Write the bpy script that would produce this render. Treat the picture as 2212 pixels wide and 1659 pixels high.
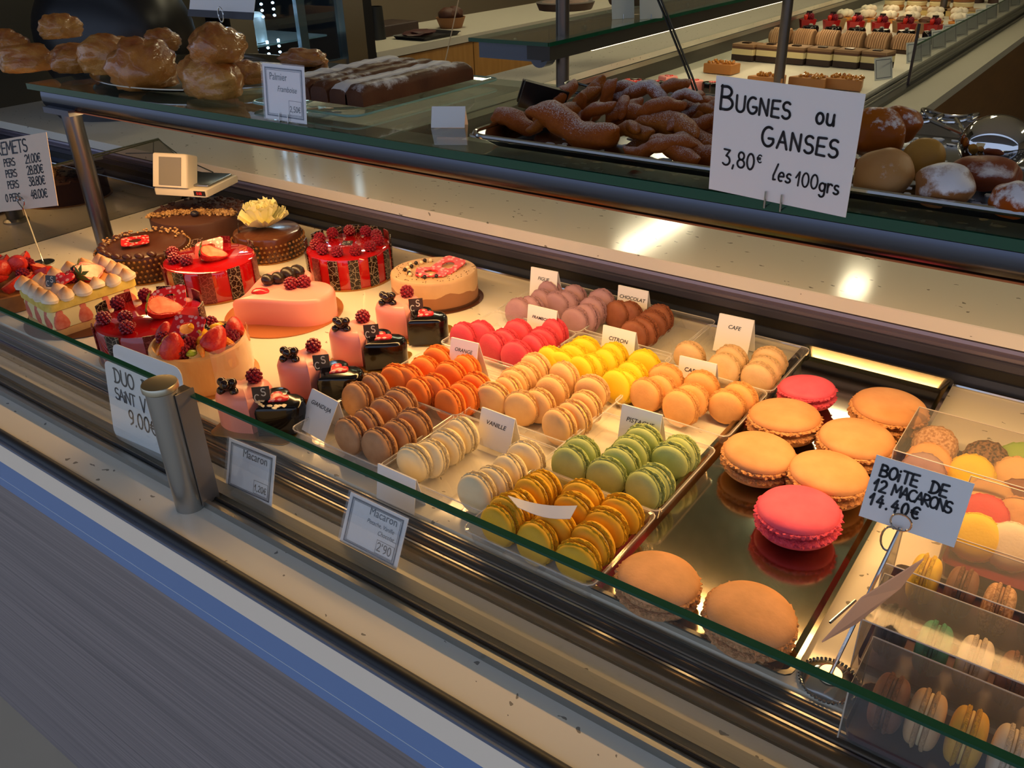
import bpy, bmesh, math, random
from mathutils import Vector, Matrix, noise
random.seed(7)
for _o in list(bpy.data.objects): bpy.data.objects.remove(_o)
SC = bpy.context.scene
COL = SC.collection
# ------------------------------------------------------------------ camera
H = 0.56
FPX = 1840.96
RIGHT = Vector((0.8087337, 0.58748799, -0.02841961))
DOWN = Vector((0.26558794, -0.40786567, -0.8735609))
FWD = Vector((-0.52479792, 0.69893023, -0.48588443))
cam_d = bpy.data.cameras.new('camera')
cam = bpy.data.objects.new('camera', cam_d); COL.objects.link(cam)
m = Matrix.Identity(4)
for i in range(3):
    m[i][0] = RIGHT[i]; m[i][1] = -DOWN[i]; m[i][2] = -FWD[i]
m[2][3] = H
cam.matrix_world = m
cam_d.sensor_fit = 'HORIZONTAL'; cam_d.sensor_width = 36.0; cam_d.lens = FPX / 2212 * 36.0
cam_d.clip_start = 0.01; cam_d.clip_end = 100
SC.camera = cam
def ray(px, py): return RIGHT * ((px - 1106) / FPX) + DOWN * ((py - 829.5) / FPX) + FWD
def P(px, py, z=0.0):
    d = ray(px, py); t = (z - H) / d.z; return Vector((0, 0, H)) + d * t
def PY(px, py, y):
    d = ray(px, py); return Vector((0, 0, H)) + d * (y / d.y)
def PX(px, py, x):
    d = ray(px, py); return Vector((0, 0, H)) + d * (x / d.x)
# ------------------------------------------------------------------ exposure
SC.view_settings.view_transform = 'Standard'; SC.view_settings.look = 'None'
SC.view_settings.exposure = 0.0; SC.view_settings.gamma = 1.0
SC.view_settings.use_curve_mapping = False
# ------------------------------------------------------------------ sky and lamps
SKY = (0.58, 0.71, 1.0); SKY_S = 0.92
W = bpy.data.worlds.new('street_sky'); SC.world = W; W.use_nodes = True
W.node_tree.nodes['Background'].inputs[0].default_value = (*SKY, 1)
W.node_tree.nodes['Background'].inputs[1].default_value = SKY_S
def area(name, loc, sx, sy, power, color, rot=(0, 0, 0), parent=None, spread=180):
    l = bpy.data.lights.new(name, 'AREA'); l.shape = 'RECTANGLE'; l.size = sx; l.size_y = sy
    l.energy = power; l.color = color; l.spread = math.radians(spread)
    o = bpy.data.objects.new(name, l); COL.objects.link(o); o.location = loc; o.rotation_euler = rot
    if parent: o.parent = parent
    return o
WARM = (1.0, 0.56, 0.2)
# warm display strip under our glass shelf, warm strip under the far shelf
area('display_strip_light', (-0.55, 0.815, 0.268), 2.2, 0.03, 7.3, WARM, (math.radians(-12), 0, 0))
area('far_strip_light', (-1.25, 3.9, 0.222), 0.03, 3.6, 1.3, (1.0, 0.72, 0.42), (0, 0, 0))
# ------------------------------------------------------------------ helpers
def lin(c):
    if isinstance(c, str): c = tuple(int(c[i:i + 2], 16) / 255 for i in (0, 2, 4))
    return tuple(x / 12.92 if x <= .04045 else ((x + .055) / 1.055) ** 2.4 for x in c)
MATS = {}
def mat(name, col, rough=.5, metal=0., spec=.5, col2=None, nscale=40., ncon=.5, bump=0., bscale=120., coat=0., emit=None, estr=0., stretch=None, sss=0.):
    if name in MATS: return MATS[name]
    M = bpy.data.materials.new(name); M.use_nodes = True
    nt = M.node_tree; b = nt.nodes['Principled BSDF']
    c = lin(col)
    b.inputs['Base Color'].default_value = (*c, 1)
    b.inputs['Roughness'].default_value = rough; b.inputs['Metallic'].default_value = metal
    b.inputs['Specular IOR Level'].default_value = spec
    if coat: b.inputs['Coat Weight'].default_value = coat; b.inputs['Coat Roughness'].default_value = .05
    tc = None
    def coord():
        nonlocal tc
        if tc is None:
            t = nt.nodes.new('ShaderNodeTexCoord'); tc = t.outputs['Object']
            if stretch:
                mp = nt.nodes.new('ShaderNodeMapping'); mp.inputs['Scale'].default_value = stretch
                nt.links.new(tc, mp.inputs[0]); tc = mp.outputs[0]
        return tc
    if col2:
        n = nt.nodes.new('ShaderNodeTexNoise'); n.inputs['Scale'].default_value = nscale; n.inputs['Detail'].default_value = 4
        nt.links.new(coord(), n.inputs['Vector'])
        r = nt.nodes.new('ShaderNodeValToRGB')
        r.color_ramp.elements[0].position = .5 - .5 * (1 - ncon) * .6; r.color_ramp.elements[1].position = .5 + .5 * (1 - ncon) * .6
        r.color_ramp.elements[0].color = (*c, 1); r.color_ramp.elements[1].color = (*lin(col2), 1)
        nt.links.new(n.outputs[0], r.inputs[0]); nt.links.new(r.outputs[0], b.inputs['Base Color'])
    if bump:
        n = nt.nodes.new('ShaderNodeTexNoise'); n.inputs['Scale'].default_value = bscale; n.inputs['Detail'].default_value = 3
        nt.links.new(coord(), n.inputs['Vector'])
        bn = nt.nodes.new('ShaderNodeBump'); bn.inputs['Strength'].default_value = bump; bn.inputs['Distance'].default_value = .002
        nt.links.new(n.outputs[0], bn.inputs['Height']); nt.links.new(bn.outputs[0], b.inputs['Normal'])
    if emit: b.inputs['Emission Color'].default_value = (*lin(emit), 1); b.inputs['Emission Strength'].default_value = estr
    MATS[name] = M; return M
def glass(name, tint=(1, 1, 1), refl=1.0, rough=0.0, haze=0.0, ior=1.45, hazecol=(.9, .9, .9)):
    """thin clear sheet: transparent body plus Fresnel gloss, optional milky haze"""
    if name in MATS: return MATS[name]
    M = bpy.data.materials.new(name); M.use_nodes = True; nt = M.node_tree
    for n in list(nt.nodes): nt.nodes.remove(n)
    out = nt.nodes.new('ShaderNodeOutputMaterial'); tr = nt.nodes.new('ShaderNodeBsdfTransparent'); tr.inputs[0].default_value = (*tint, 1)
    gl = nt.nodes.new('ShaderNodeBsdfGlossy'); gl.inputs['Roughness'].default_value = rough; gl.inputs[0].default_value = (refl, refl, refl, 1)
    lw = nt.nodes.new('ShaderNodeLayerWeight'); lw.inputs[0].default_value = .5
    pw = nt.nodes.new('ShaderNodeMath'); pw.operation = 'POWER'; pw.inputs[1].default_value = 4.0; nt.links.new(lw.outputs['Facing'], pw.inputs[0])
    r0 = ((ior - 1) / (ior + 1)) ** 2
    fr = nt.nodes.new('ShaderNodeMath'); fr.operation = 'MULTIPLY_ADD'; fr.inputs[1].default_value = .8 - r0; fr.inputs[2].default_value = r0; nt.links.new(pw.outputs[0], fr.inputs[0])
    mx = nt.nodes.new('ShaderNodeMixShader'); nt.links.new(fr.outputs[0], mx.inputs[0])
    src = tr.outputs[0]
    if haze:
        df = nt.nodes.new('ShaderNodeBsdfDiffuse'); df.inputs[0].default_value = (*hazecol, 1)
        m2 = nt.nodes.new('ShaderNodeMixShader'); m2.inputs[0].default_value = haze
        nt.links.new(src, m2.inputs[1]); nt.links.new(df.outputs[0], m2.inputs[2]); src = m2.outputs[0]
    nt.links.new(src, mx.inputs[1]); nt.links.new(gl.outputs[0], mx.inputs[2]); nt.links.new(mx.outputs[0], out.inputs[0])
    MATS[name] = M; return M
class MB:
    """collects shapes; build() links ONE mesh object"""
    def __init__(s): s.v = []; s.f = []
    def add(s, vs, fs):
        o = len(s.v); s.v += [tuple(x) for x in vs]; s.f += [tuple(i + o for i in f) for f in fs]; return s
    def box(s, x0, x1, y0, y1, z0, z1, mtx=None):
        vs = [Vector((x, y, z)) for z in (z0, z1) for y in (y0, y1) for x in (x0, x1)]
        if mtx: vs = [mtx @ v for v in vs]
        return s.add(vs, [(0, 2, 3, 1), (4, 5, 7, 6), (0, 1, 5, 4), (2, 6, 7, 3), (0, 4, 6, 2), (1, 3, 7, 5)])
    def rbox(s, x0, x1, y0, y1, z0, z1, r=.003, n=3, mtx=None):
        """box with rounded vertical edges and chamfered top"""
        pts = rrect(x0, x1, y0, y1, r, n); c = Vector(((x0 + x1) / 2, (y0 + y1) / 2))
        return s.prism(pts, z0, z1, bev=min(r * .6, (z1 - z0) * .4), mtx=mtx)
    def prism(s, pts, z0, z1, bev=0., mtx=None, bevb=0.):
        pts = [Vector((p[0], p[1])) for p in pts]
        n = len(pts); c = sum(pts, Vector((0, 0))) / n
        rings = []
        if bevb: rings.append((z0, bevb)); rings.append((z0 + bevb, 0))
        else: rings.append((z0, 0))
        if bev:
            rings += [(z1 - bev, 0), (z1 - bev * .3, bev * .3), (z1, bev)]
        else: rings.append((z1, 0))
        vs = []
        for z, ins in rings:
            for i, p in enumerate(pts):
                if ins:
                    d = (c - p); q = p + d.normalized() * ins
                else: q = p
                vs.append(Vector((q.x, q.y, z)))
        if mtx: vs = [mtx @ v for v in vs]
        fs = []
        for k in range(len(rings) - 1):
            for i in range(n):
                j = (i + 1) % n; fs.append((k * n + i, k * n + j, (k + 1) * n + j, (k + 1) * n + i))
        fs.append(tuple(range(n - 1, -1, -1))); fs.append(tuple((len(rings) - 1) * n + i for i in range(n)))
        return s.add(vs, fs)
    def lathe(s, prof, n=24, mtx=None, jit=None):
        vs = []; fs = []
        idx = []
        for k, (r, z) in enumerate(prof):
            if r < 1e-7: idx.append([len(vs)] * n); vs.append(Vector((0, 0, z)))
            else:
                row = []
                for i in range(n):
                    a = 2 * math.pi * i / n; rr = r; zz = z
                    if jit: dr, dz = jit(k, i, a); rr += dr; zz += dz
                    row.append(len(vs)); vs.append(Vector((rr * math.cos(a), rr * math.sin(a), zz)))
                idx.append(row)
        for k in range(len(prof) - 1):
            for i in range(n):
                j = (i + 1) % n; q = [idx[k][i], idx[k][j], idx[k + 1][j], idx[k + 1][i]]
                u = []
                for a in q:
                    if a not in u: u.append(a)
                if len(u) >= 3: fs.append(tuple(u))
        if mtx: vs = [mtx @ v for v in vs]
        return s.add(vs, fs)
    def tube(s, pts, r, n=8, closed=False, cap=True):
        pts = [Vector(p) for p in pts]; m_ = len(pts); vs = []; fs = []
        rr = r if isinstance(r, (list, tuple)) else [r] * m_
        up = None
        for k in range(m_):
            a = pts[k - 1] if (k > 0 or closed) else pts[k]; b = pts[(k + 1) % m_] if (k < m_ - 1 or closed) else pts[k]
            t = (b - a).normalized()
            if up is None:
                up = Vector((0, 0, 1)) if abs(t.z) < .9 else Vector((1, 0, 0))
            u = (up - t * up.dot(t)); u = u.normalized() if u.length > 1e-6 else t.orthogonal().normalized()
            w = t.cross(u); up = u
            for i in range(n):
                an = 2 * math.pi * i / n; vs.append(pts[k] + (u * math.cos(an) + w * math.sin(an)) * rr[k])
        for k in range(m_ if closed else m_ - 1):
            k2 = (k + 1) % m_
            for i in range(n):
                j = (i + 1) % n; fs.append((k * n + i, k * n + j, k2 * n + j, k2 * n + i))
        if cap and not closed: fs.append(tuple(range(n - 1, -1, -1))); fs.append(tuple((m_ - 1) * n + i for i in range(n)))
        return s.add(vs, fs)
    def extr(s, prof, x0, x1):
        """closed (y,z) profile extruded along X"""
        n = len(prof)
        vs = [Vector((x0, y, z)) for y, z in prof] + [Vector((x1, y, z)) for y, z in prof]
        fs = [(i, (i + 1) % n, n + (i + 1) % n, n + i) for i in range(n)] + [tuple(range(n - 1, -1, -1)), tuple(range(n, 2 * n))]
        return s.add(vs, fs)
    def blob(s, c, rad, sub=2, jit=.0, freq=2., seed=0, mtx=None):
        bm = bmesh.new(); bmesh.ops.create_icosphere(bm, subdivisions=sub, radius=1)
        vs = []
        for v in bm.verts:
            p = v.co.copy()
            if jit: p *= 1 + jit * noise.noise(p * freq + Vector((seed * 7.3, seed * 3.1, 0)))
            p = Vector((p.x * rad[0], p.y * rad[1], p.z * rad[2]))
            if mtx: p = mtx @ p
            vs.append(p + Vector(c))
        fs = [tuple(v.index for v in f.verts) for f in bm.faces]; bm.free()
        return s.add(vs, fs)
    def mesh(s, name, smooth=True, ang=40):
        me = bpy.data.meshes.new(name); me.from_pydata(s.v, [], s.f); me.validate()
        bm = bmesh.new(); bm.from_mesh(me); bmesh.ops.recalc_face_normals(bm, faces=bm.faces)
        if smooth:
            for f in bm.faces: f.smooth = True
            for e in bm.edges:
                if len(e.link_faces) == 2 and e.calc_face_angle(0) > math.radians(ang): e.smooth = False
        bm.to_mesh(me); bm.free()
        return me
    def build(s, name, material, parent=None, smooth=True, ang=40):
        return link(name, s.mesh(name, smooth, ang), material, parent)
def link(name, me, material=None, parent=None, loc=None, mtx=None):
    if material is not None and not me.materials: me.materials.append(material)
    o = bpy.data.objects.new(name, me); COL.objects.link(o)
    if parent: o.parent = parent
    if loc is not None: o.location = loc
    if mtx is not None: o.matrix_local = mtx
    return o
def thing(name, label, cat, loc=(0, 0, 0), rotz=0., group=None, mtx=None):
    o = bpy.data.objects.new(name, None); COL.objects.link(o); o.empty_display_size = .02
    o.location = loc; o.rotation_euler = (0, 0, rotz)
    if mtx is not None: o.matrix_world = mtx
    tag(o, label, cat, group); return o
def tag(o, label, cat, group=None):
    o['label'] = label; o['category'] = cat
    if group: o['group'] = group
    return o
def struct(o, label=None):
    o['kind'] = 'structure'
    if label: o['label'] = label
    return o
def rrect(x0, x1, y0, y1, r, n=4):
    p = []
    for cx, cy, a0 in ((x1 - r, y1 - r, 0), (x0 + r, y1 - r, 90), (x0 + r, y0 + r, 180), (x1 - r, y0 + r, 270)):
        for k in range(n + 1):
            a = math.radians(a0 + 90 * k / n); p.append((cx + r * math.cos(a), cy + r * math.sin(a)))
    return p
def heart_pts(s=1., n=40):
    """heart outline, width about 2s, tip at -y"""
    p = []
    for k in range(n):
        t = 2 * math.pi * k / n
        p.append((s * math.sin(t) ** 3, s * (13 * math.cos(t) - 5 * math.cos(2 * t) - 2 * math.cos(3 * t) - math.cos(4 * t)) / 16 + s * .1))
    return p[::-1]
def RT(loc, rx=0, ry=0, rz=0): return Matrix.Translation(loc) @ Matrix.Rotation(rz, 4, 'Z') @ Matrix.Rotation(rx, 4, 'X') @ Matrix.Rotation(ry, 4, 'Y')
def copy_tree(o, label=None, loc=None, mtx=None):
    c = o.copy(); COL.objects.link(c)
    if label: c['label'] = label
    for ch in list(o.children):
        d = ch.copy(); COL.objects.link(d); d.parent = c
        for g in list(ch.children):
            e = g.copy(); COL.objects.link(e); e.parent = d
    if loc is not None: c.location = loc
    if mtx is not None: c.matrix_world = mtx
    return c
# ------------------------------------------------------------------ stone with sparse dark flecks
def stone(name, base, fleck='4a4336', rough=.22):
    M = mat(name, base, rough, spec=.5); nt = M.node_tree; b = nt.nodes['Principled BSDF']
    tc = nt.nodes.new('ShaderNodeTexCoord'); mp = nt.nodes.new('ShaderNodeMapping'); mp.inputs['Scale'].default_value = (1, 1, 1)
    nt.links.new(tc.outputs['Object'], mp.inputs[0])
    n0 = nt.nodes.new('ShaderNodeTexNoise'); n0.inputs['Scale'].default_value = 60
    nt.links.new(mp.outputs[0], n0.inputs['Vector'])
    add = nt.nodes.new('ShaderNodeMixRGB'); add.blend_type = 'ADD'; add.inputs[0].default_value = .02
    nt.links.new(mp.outputs[0], add.inputs[1]); nt.links.new(n0.outputs['Color'], add.inputs[2])
    mp2 = nt.nodes.new('ShaderNodeMapping'); mp2.inputs['Scale'].default_value = (60, 130, 80); mp2.inputs['Rotation'].default_value = (0, 0, .7)
    nt.links.new(add.outputs[0], mp2.inputs[0])
    v = nt.nodes.new('ShaderNodeTexVoronoi'); v.inputs['Scale'].default_value = 1.0
    nt.links.new(mp2.outputs[0], v.inputs['Vector'])
    # fleck where close to a cell point, only in few cells
    l1 = nt.nodes.new('ShaderNodeMath'); l1.operation = 'LESS_THAN'; l1.inputs[1].default_value = .22
    nt.links.new(v.outputs['Distance'], l1.inputs[0])
    sp = nt.nodes.new('ShaderNodeSeparateColor'); nt.links.new(v.outputs['Color'], sp.inputs[0])
    l2 = nt.nodes.new('ShaderNodeMath'); l2.operation = 'LESS_THAN'; l2.inputs[1].default_value = .11
    nt.links.new(sp.outputs[0], l2.inputs[0])
    mu = nt.nodes.new('ShaderNodeMath'); mu.operation = 'MULTIPLY'; nt.links.new(l1.outputs[0], mu.inputs[0]); nt.links.new(l2.outputs[0], mu.inputs[1])
    mu2 = nt.nodes.new('ShaderNodeMath'); mu2.operation = 'MULTIPLY'; mu2.inputs[1].default_value = .7; nt.links.new(mu.outputs[0], mu2.inputs[0])
    mx = nt.nodes.new('ShaderNodeMixRGB'); mx.inputs[1].default_value = (*lin(base), 1); mx.inputs[2].default_value = (*lin(fleck), 1)
    nt.links.new(mu2.outputs[0], mx.inputs[0]); nt.links.new(mx.outputs[0], b.inputs['Base Color'])
    return M
STONE = stone('speckled_stone', 'e2dccb', rough=.1)
ALU = mat('brushed_aluminium', 'b4b4b0', .32, 1.0, bump=.05, bscale=30, stretch=(1, 60, 60))
ALUD = mat('dark_anodised_rail', '4e453d', .32, 1.0)
STEEL = mat('polished_steel', 'c8c8c6', .14, 1.0)
STEELB = mat('satin_steel', 'a8a7a2', .28, 1.0, bump=.04, bscale=90)
BLACK = mat('black_rubber', '141312', .5)
GLASS = glass('clear_glass', (.975, .99, .985))
GEDGE = mat('green_glass_edge', '0f4a34', .12, spec=.6)
WHITE = mat('white_card', 'eceae6', .55)
INK = mat('black_ink', '15151c', .5)
CLEAR = glass('clear_plastic', (.985, .98, .965), haze=.09, ior=1.55)
# ================================================================== the setting
X0, X1 = -2.9, 0.9
def slab(name, x0, x1, y0, y1, z0, z1, m_, label=None): return struct(MB().box(x0, x1, y0, y1, z0, z1).build(name, m_), label)
slab('pavement', -14, 14, -14.0, .352, -.9, -.85, mat('pavement', 'c4b69e', .8, col2='b8aa92', nscale=2), 'pale street pavement in front of the counter')
slab('floor', -5.2, 4.5, .352, 10.0, -.9, -.85, mat('dark_floor_tiles', '5f5a57', .35, col2='55504d', nscale=3), 'grey tiled shop floor')
slab('ceiling', -5.2, 4.5, 0.25, 10.0, 1.9, 1.95, mat('ceiling_paint', 'd8d4c8', .8), 'pale ceiling')
slab('sky_blocker', -5.2, 4.5, -1.3, 0.25, 1.45, 1.5, mat('sky_blocker_grey', '7d7f86', .8), 'unseen grey slab added above the counter front to block sky light')  # added out of view to keep overhead sky light off the ledge
slab('wall_left', -5.2, -5.1, 0.25, 10.0, -.85, 1.9, mat('wall_cream', '8d7d66', .8), 'brown cream shop wall')
slab('wall_back', -5.2, 4.5, 9.9, 10.0, -.85, 1.9, MATS['wall_cream'], 'brown cream shop wall at the far end')
slab('wall_right', 4.4, 4.5, 0.25, 10.0, -.85, 1.9, MATS['wall_cream'], 'brown cream shop wall')
# ceiling tubes (seen mirrored in the glossy worktop)
for k, (cx, y0, y1) in enumerate(((-2.93, 5.3, 6.5), (-1.3, 5.4, 5.7), (-.9, 3.2, 4.4), (-2.93, 3.0, 4.0), (1.5, 4.5, 5.7), (1.5, 2.0, 3.2))):
    t = thing('ceiling_lamp', ['long ceiling tube lamp over the back cabinet', 'short ceiling lamp above the far counter', 'ceiling tube lamp above the far pastry rows', 'ceiling tube lamp nearer the glass fridge', 'ceiling tube lamp over the shop floor, farther one', 'ceiling tube lamp over the shop floor, nearer one'][k], 'lamp', (cx, (y0 + y1) / 2, 1.9), group='ceiling tube lamps')
    L = (y1 - y0) / 2
    MB().box(-.09, .09, -L - .03, L + .03, -.03, 0).build('lamp_housing', mat('lamp_white', 'e6e6e2', .5), t)
    MB().box(-.07, .07, -L, L, -.042, -.031).build('diffuser', mat('tube_glow', 'ffffff', .5, emit='fff0c4', estr=26.0), t)
# --- front of our counter
wood = mat('grey_wood_laminate', '78706e', .5, col2='988c88', nscale=22, ncon=.4, stretch=(.06, 1, 10), bump=.1, bscale=8)
slab('counter_front', X0, X1, .352, .40, -.85, -.1125, wood, 'blue-grey wood-grain laminate counter front')
slab('trim_1', X0, X1, .350, .40, -.1125, -.0605, mat('blue_satin_band', '7690bc', .4, .0), 'blue satin metal band on the counter front')
slab('trim_2', X0, X1, .3494, .352, -.0955, -.0945, mat('pale_line', 'c9d2de', .4), 'thin pale line in the blue band')
slab('trim_3', X0, X1, .350, .40, -.0605, -.0245, mat('white_band', 'ffecd2', .45), 'off-white band below the ledge')
slab('trim_4', X0, X1, .3485, .354, -.0245, -.0205, mat('blue_grey_profile', '8794b0', .3, .7), 'thin blue-grey edge profile')
struct(MB().tube([(X0, .360, -.0235), (X1, .360, -.0235)], .0075, 12).build('black_seal', BLACK), 'black rubber seal along the ledge')
slab('stone_ledge', X0, X1, .366, .474, -.05, -.02, STONE, 'speckled stone ledge in front of and behind the glass')
# glass channel
struct(MB().extr([(.412, -.02), (.412, -.0105), (.4165, -.0105), (.4165, -.0165), (.424, -.0165), (.424, -.020)], X0, X1).build('trim_5', ALU), 'aluminium glass channel, outer lip')
struct(MB().extr([(.4335, -.02), (.4335, -.0115), (.4475, -.0095), (.449, -.0125), (.449, -.02)], X0, X1).build('trim_6', ALU), 'aluminium glass channel, inner lip')
struct(MB().tube([(X0, .4265, -.0155), (X1, .4265, -.0155)], .0022, 8).build('glazing_seal', BLACK), 'black glazing seal in the channel')
# inner rails between glass and deck
for k, (y, z, r) in enumerate(((.4815, -.013, .0082), (.4965, -.0095, .0068), (.5095, -.0065, .0062))):
    struct(MB().tube([(X0, y, z), (X1, y, z)], r, 14).build('front_rail', ALUD), 'dark metal rail between glass and display deck')
    struct(MB().box(X0, X1, y + r * .55, y + r * .55 + .0022, z, z + r * .98).build('rail_edge', ALU), 'bright edge of a metal rail')
slab('rail_bed', X0, X1, .474, .517, -.06, -.022, BLACK, 'dark bed under the rails')
struct(MB().extr([(.517, -.03), (.517, -.003), (.520, 0.0), (1.118, 0.0), (1.118, -.03)], -1.756, X1).build('display_deck', STONE), 'speckled stone display deck')
slab('deck_side', -2.9, -1.756, .517, 1.118, -.06, -.03, mat('dark_trim', '3a3531', .4), 'dark trim beyond the end of the deck')
# rear rails and worktop
struct(MB().tube([(X0, 1.1165, .002), (X1, 1.1165, .002)], .003, 8).build('deck_back_edge', STEEL), 'bright metal edge along the back of the deck')
slab('back_panel', X0, X1, 1.124, 1.14, -.03, .036, mat('black_back_panel', '16130f', .35), 'black back panel behind the deck')
slab('reflection_strip', X0, X1, 1.121, 1.124, .000, .017, mat('painted_reflection', '4a5266', .3, .8), 'blue-grey strip painted in as a reflection low on the back panel')  # blue-grey colour stands in for a reflection along the panel's foot
struct(MB().extr([(1.14, .034), (1.119, .034), (1.116, .037), (1.116, .046), (1.119, .049), (1.14, .049)], X0, X1).build('back_rail', mat('rail_slate', '4c4a54', .35, .5)), 'metal sliding-door rail, lower one')
struct(MB().extr([(1.14, .050), (1.116, .050), (1.1125, .053), (1.1125, .057), (1.117, .0585), (1.1155, .062), (1.117, .0665), (1.14, .068)], X0, X1).build('back_rail', mat('rail_mauve', '7d7480', .35, .6)), 'rounded metal rail under the worktop')
struct(MB().extr([(1.118, .068), (1.118, .0865), (1.1195, .088), (1.58, .088), (1.58, .068)], X0, X1).build('worktop', STONE), 'speckled stone worktop behind our display')
slab('worktop_base', X0, X1, 1.16, 1.5, -.85, .068, mat('beige_cabinet', 'a08a68', .5), 'beige cabinet under the worktop')
# end glass panel at the left end of the deck
gp = thing('end_panel', 'dark reflecting glass end panel at the left of the deck', 'glass panel', (-1.758, .8, 0))
mir = glass('mirror_glass', (.45, .45, .45), refl=.8, ior=3.4)
prof = [(-.27, -.03), (.275, -.03), (.318, .03), (.318, .086), (.276, .141), (-.27, .132)]
v = [Vector((0, y, z)) for y, z in prof] + [Vector((-.006, y, z)) for y, z in prof]
n = len(prof)
MB().add(v, [tuple(range(n)), tuple(range(2 * n - 1, n - 1, -1))] + [(i, (i + 1) % n, n + (i + 1) % n, n + i) for i in range(n)]).build('glass_sheet', mir, gp, smooth=False)
MB().tube([(-.003, y, z + .001) for y, z in prof[2:]], .0016, 6).build('edge_trim', mat('glass_edge_dark', '39402f', .3), gp)
struct(MB().box(-1.80, -1.765, .517, 1.118, -.03, .012).build('deck_end_trim', ALUD), 'grey metal trim at the end of the deck')
# --- front glass panes
for nm, xa, xb, lab in (('front_glass', X0, -.781, 'low front glass pane left of the round post'), ('front_glass', -.752, X1, 'low front glass pane in front of the macarons')):
    t = thing(nm, lab, 'glass pane', ((xa + xb) / 2, .4295, -.016)); L = (xb - xa) / 2
    MB().box(-L, L, -.003, .003, 0, .1335).build('glass_sheet', GLASS, t, smooth=False)
    MB().box(-L, L, -.0034, .0034, .1335, .1360).build('polished_edge', GEDGE, t, smooth=False)
# round glass post
pf = thing('glass_post', 'brushed steel round post with a flat cap holding the front glass', 'post', (-.7655, .406, -.02))
MB().lathe([(.0165, 0), (.0165, .151)], 32).build('tube', ALU, pf)
MB().lathe([(0, .151), (.0172, .151), (.0188, .1525), (.0190, .1575), (.0182, .1592), (0, .1605)], 32).build('cap', mat('cap_satin', 'c4bda6', .3, 1.), pf)
MB().box(.004, .0165, .008, .024, .004, .147).build('glass_clamp', mat('clamp_dark', '4a4248', .3, .8), pf)
MB().box(.0166, .0186, .004, .026, .004, .147).build('clamp_seal', mat('clamp_edge', '8f8378', .3, .6), pf)
# --- shelf of our counter
sh = thing('glass_shelf', 'long glass shelf with aluminium lamp housing above the display', 'shelf', (-.45, .78, .302))
sx0, sx1 = -1.21, 1.3
MB().box(sx0, sx1, .004, .42, 0, .010).build('glass_sheet', glass('shelf_glass', (.86, .93, .90), ior=1.5, haze=.03, hazecol=(.45, .5, .5)), sh, smooth=False)
MB().box(sx0, sx1, 0, .0039, 0, .0102).build('polished_edge', GEDGE, sh, smooth=False)
hp = [(.085, -.001), (.010, -.001), (.0070, -.003), (.0058, -.010), (.0058, -.018), (.0072, -.024), (.010, -.0285), (.030, -.0285), (.032, -.022), (.080, -.022), (.085, -.026)]
MB().extr(hp, sx0 + .03, sx1).build('lamp_housing', mat('housing_alu', '595c66', .2, 1.0), sh)
MB().box(sx0 + .03, sx1, .011, .084, -.0009, -.0003).build('housing_top', mat('housing_top', '6f5f52', .6), sh, smooth=False)
MB().box(sx0 + .04, sx1, .008, .031, -.0305, -.0286).build('painted_glow_lip', mat('painted_glow_lip', 'b5683a', .35, .6), sh)  # orange colour paints the warm lamp glow along the housing's lower edge
MB().box(sx0 + .08, sx1, .040, .072, -.0255, -.0222).build('lamp_diffuser', mat('warm_glow', 'fff0d0', .5, emit='ffc27a', estr=3.5), sh)
sp = thing('shelf_post', 'round steel post carrying the left end of the glass shelf', 'post', (-1.58, .806, 0))
MB().lathe([(.017, 0), (.017, .270)], 24).build('tube', mat('post_steel', '6c7079', .3, 1.), sp)
MB().lathe([(.026, 0), (.026, .004), (.018, .008)], 24).build('foot', ALU, sp)
MB().box(-.035, .05, -.03, .05, .266, .276).build('bracket', mat('bracket_grey', '5a606c', .4, .6), sp)
# --- far counter (runs away along Y)
slab('far_deck', -1.56, -.78, 1.75, 8.5, -.03, 0, mat('far_deck_white', 'd8d3c4', .35), 'pale display deck of the far counter')
slab('far_worktop', -1.80, -1.555, 1.58, 8.5, .068, .088, STONE, 'pale stone worktop of the far counter')
slab('far_back_panel', -1.575, -1.558, 1.75, 8.5, 0, .05, MATS['black_back_panel'], 'black strip behind the far display')
slab('far_back_rail', -1.566, -1.548, 1.75, 8.5, .05, .066, ALU, 'metal rail of the far counter')
slab('far_base', -1.78, -1.6, 1.6, 8.5, -.85, .068, MATS['beige_cabinet'], 'beige base of the far counter')
for k, (xa, z) in enumerate(((-.772, -.002), (-.752, -.004), (-.735, -.006))):
    struct(MB().tube([(xa, 1.75, z - .006), (xa, 8.5, z - .006)], .006, 8).build('far_rail', ALU), 'metal rail along the far display')
slab('far_rail_bed', -.78, -.725, 1.75, 8.5, -.04, -.012, BLACK, 'dark bed of the far rails')
slab('far_glass_channel', -.725, -.70, 1.75, 8.5, -.03, -.006, mat('dark_channel', '2b2a26', .35, .5), 'dark glass channel of the far counter')
slab('far_ledge', -.70, -.585, 1.75, 8.5, -.05, -.02, mat('far_ledge_grey', 'a39f90', .4), 'grey stone ledge of the far counter')
slab('far_front', -.62, -.60, 1.75, 8.5, -.62, -.05, mat('far_wood', '6b4b28', .45, col2='5f4222', nscale=5, stretch=(1, 1, 6)), 'brown wooden front of the far counter')
slab('far_plinth', -.66, -.63, 1.75, 8.5, -.85, -.62, mat('dark_plinth', '231d18', .5), 'dark plinth of the far counter')
fg = thing('far_front_glass', 'low front glass of the far counter with price tags', 'glass pane', (-.712, 5.0, -.01))
MB().box(-.003, .003, -1.72, 3.4, 0, .13).build('glass_sheet', glass('far_glass', (.97, .98, .98), refl=.3), fg, smooth=False)
MB().box(-.0034, .0034, -1.72, 3.4, .13, .1325).build('polished_edge', GEDGE, fg, smooth=False)
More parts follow.
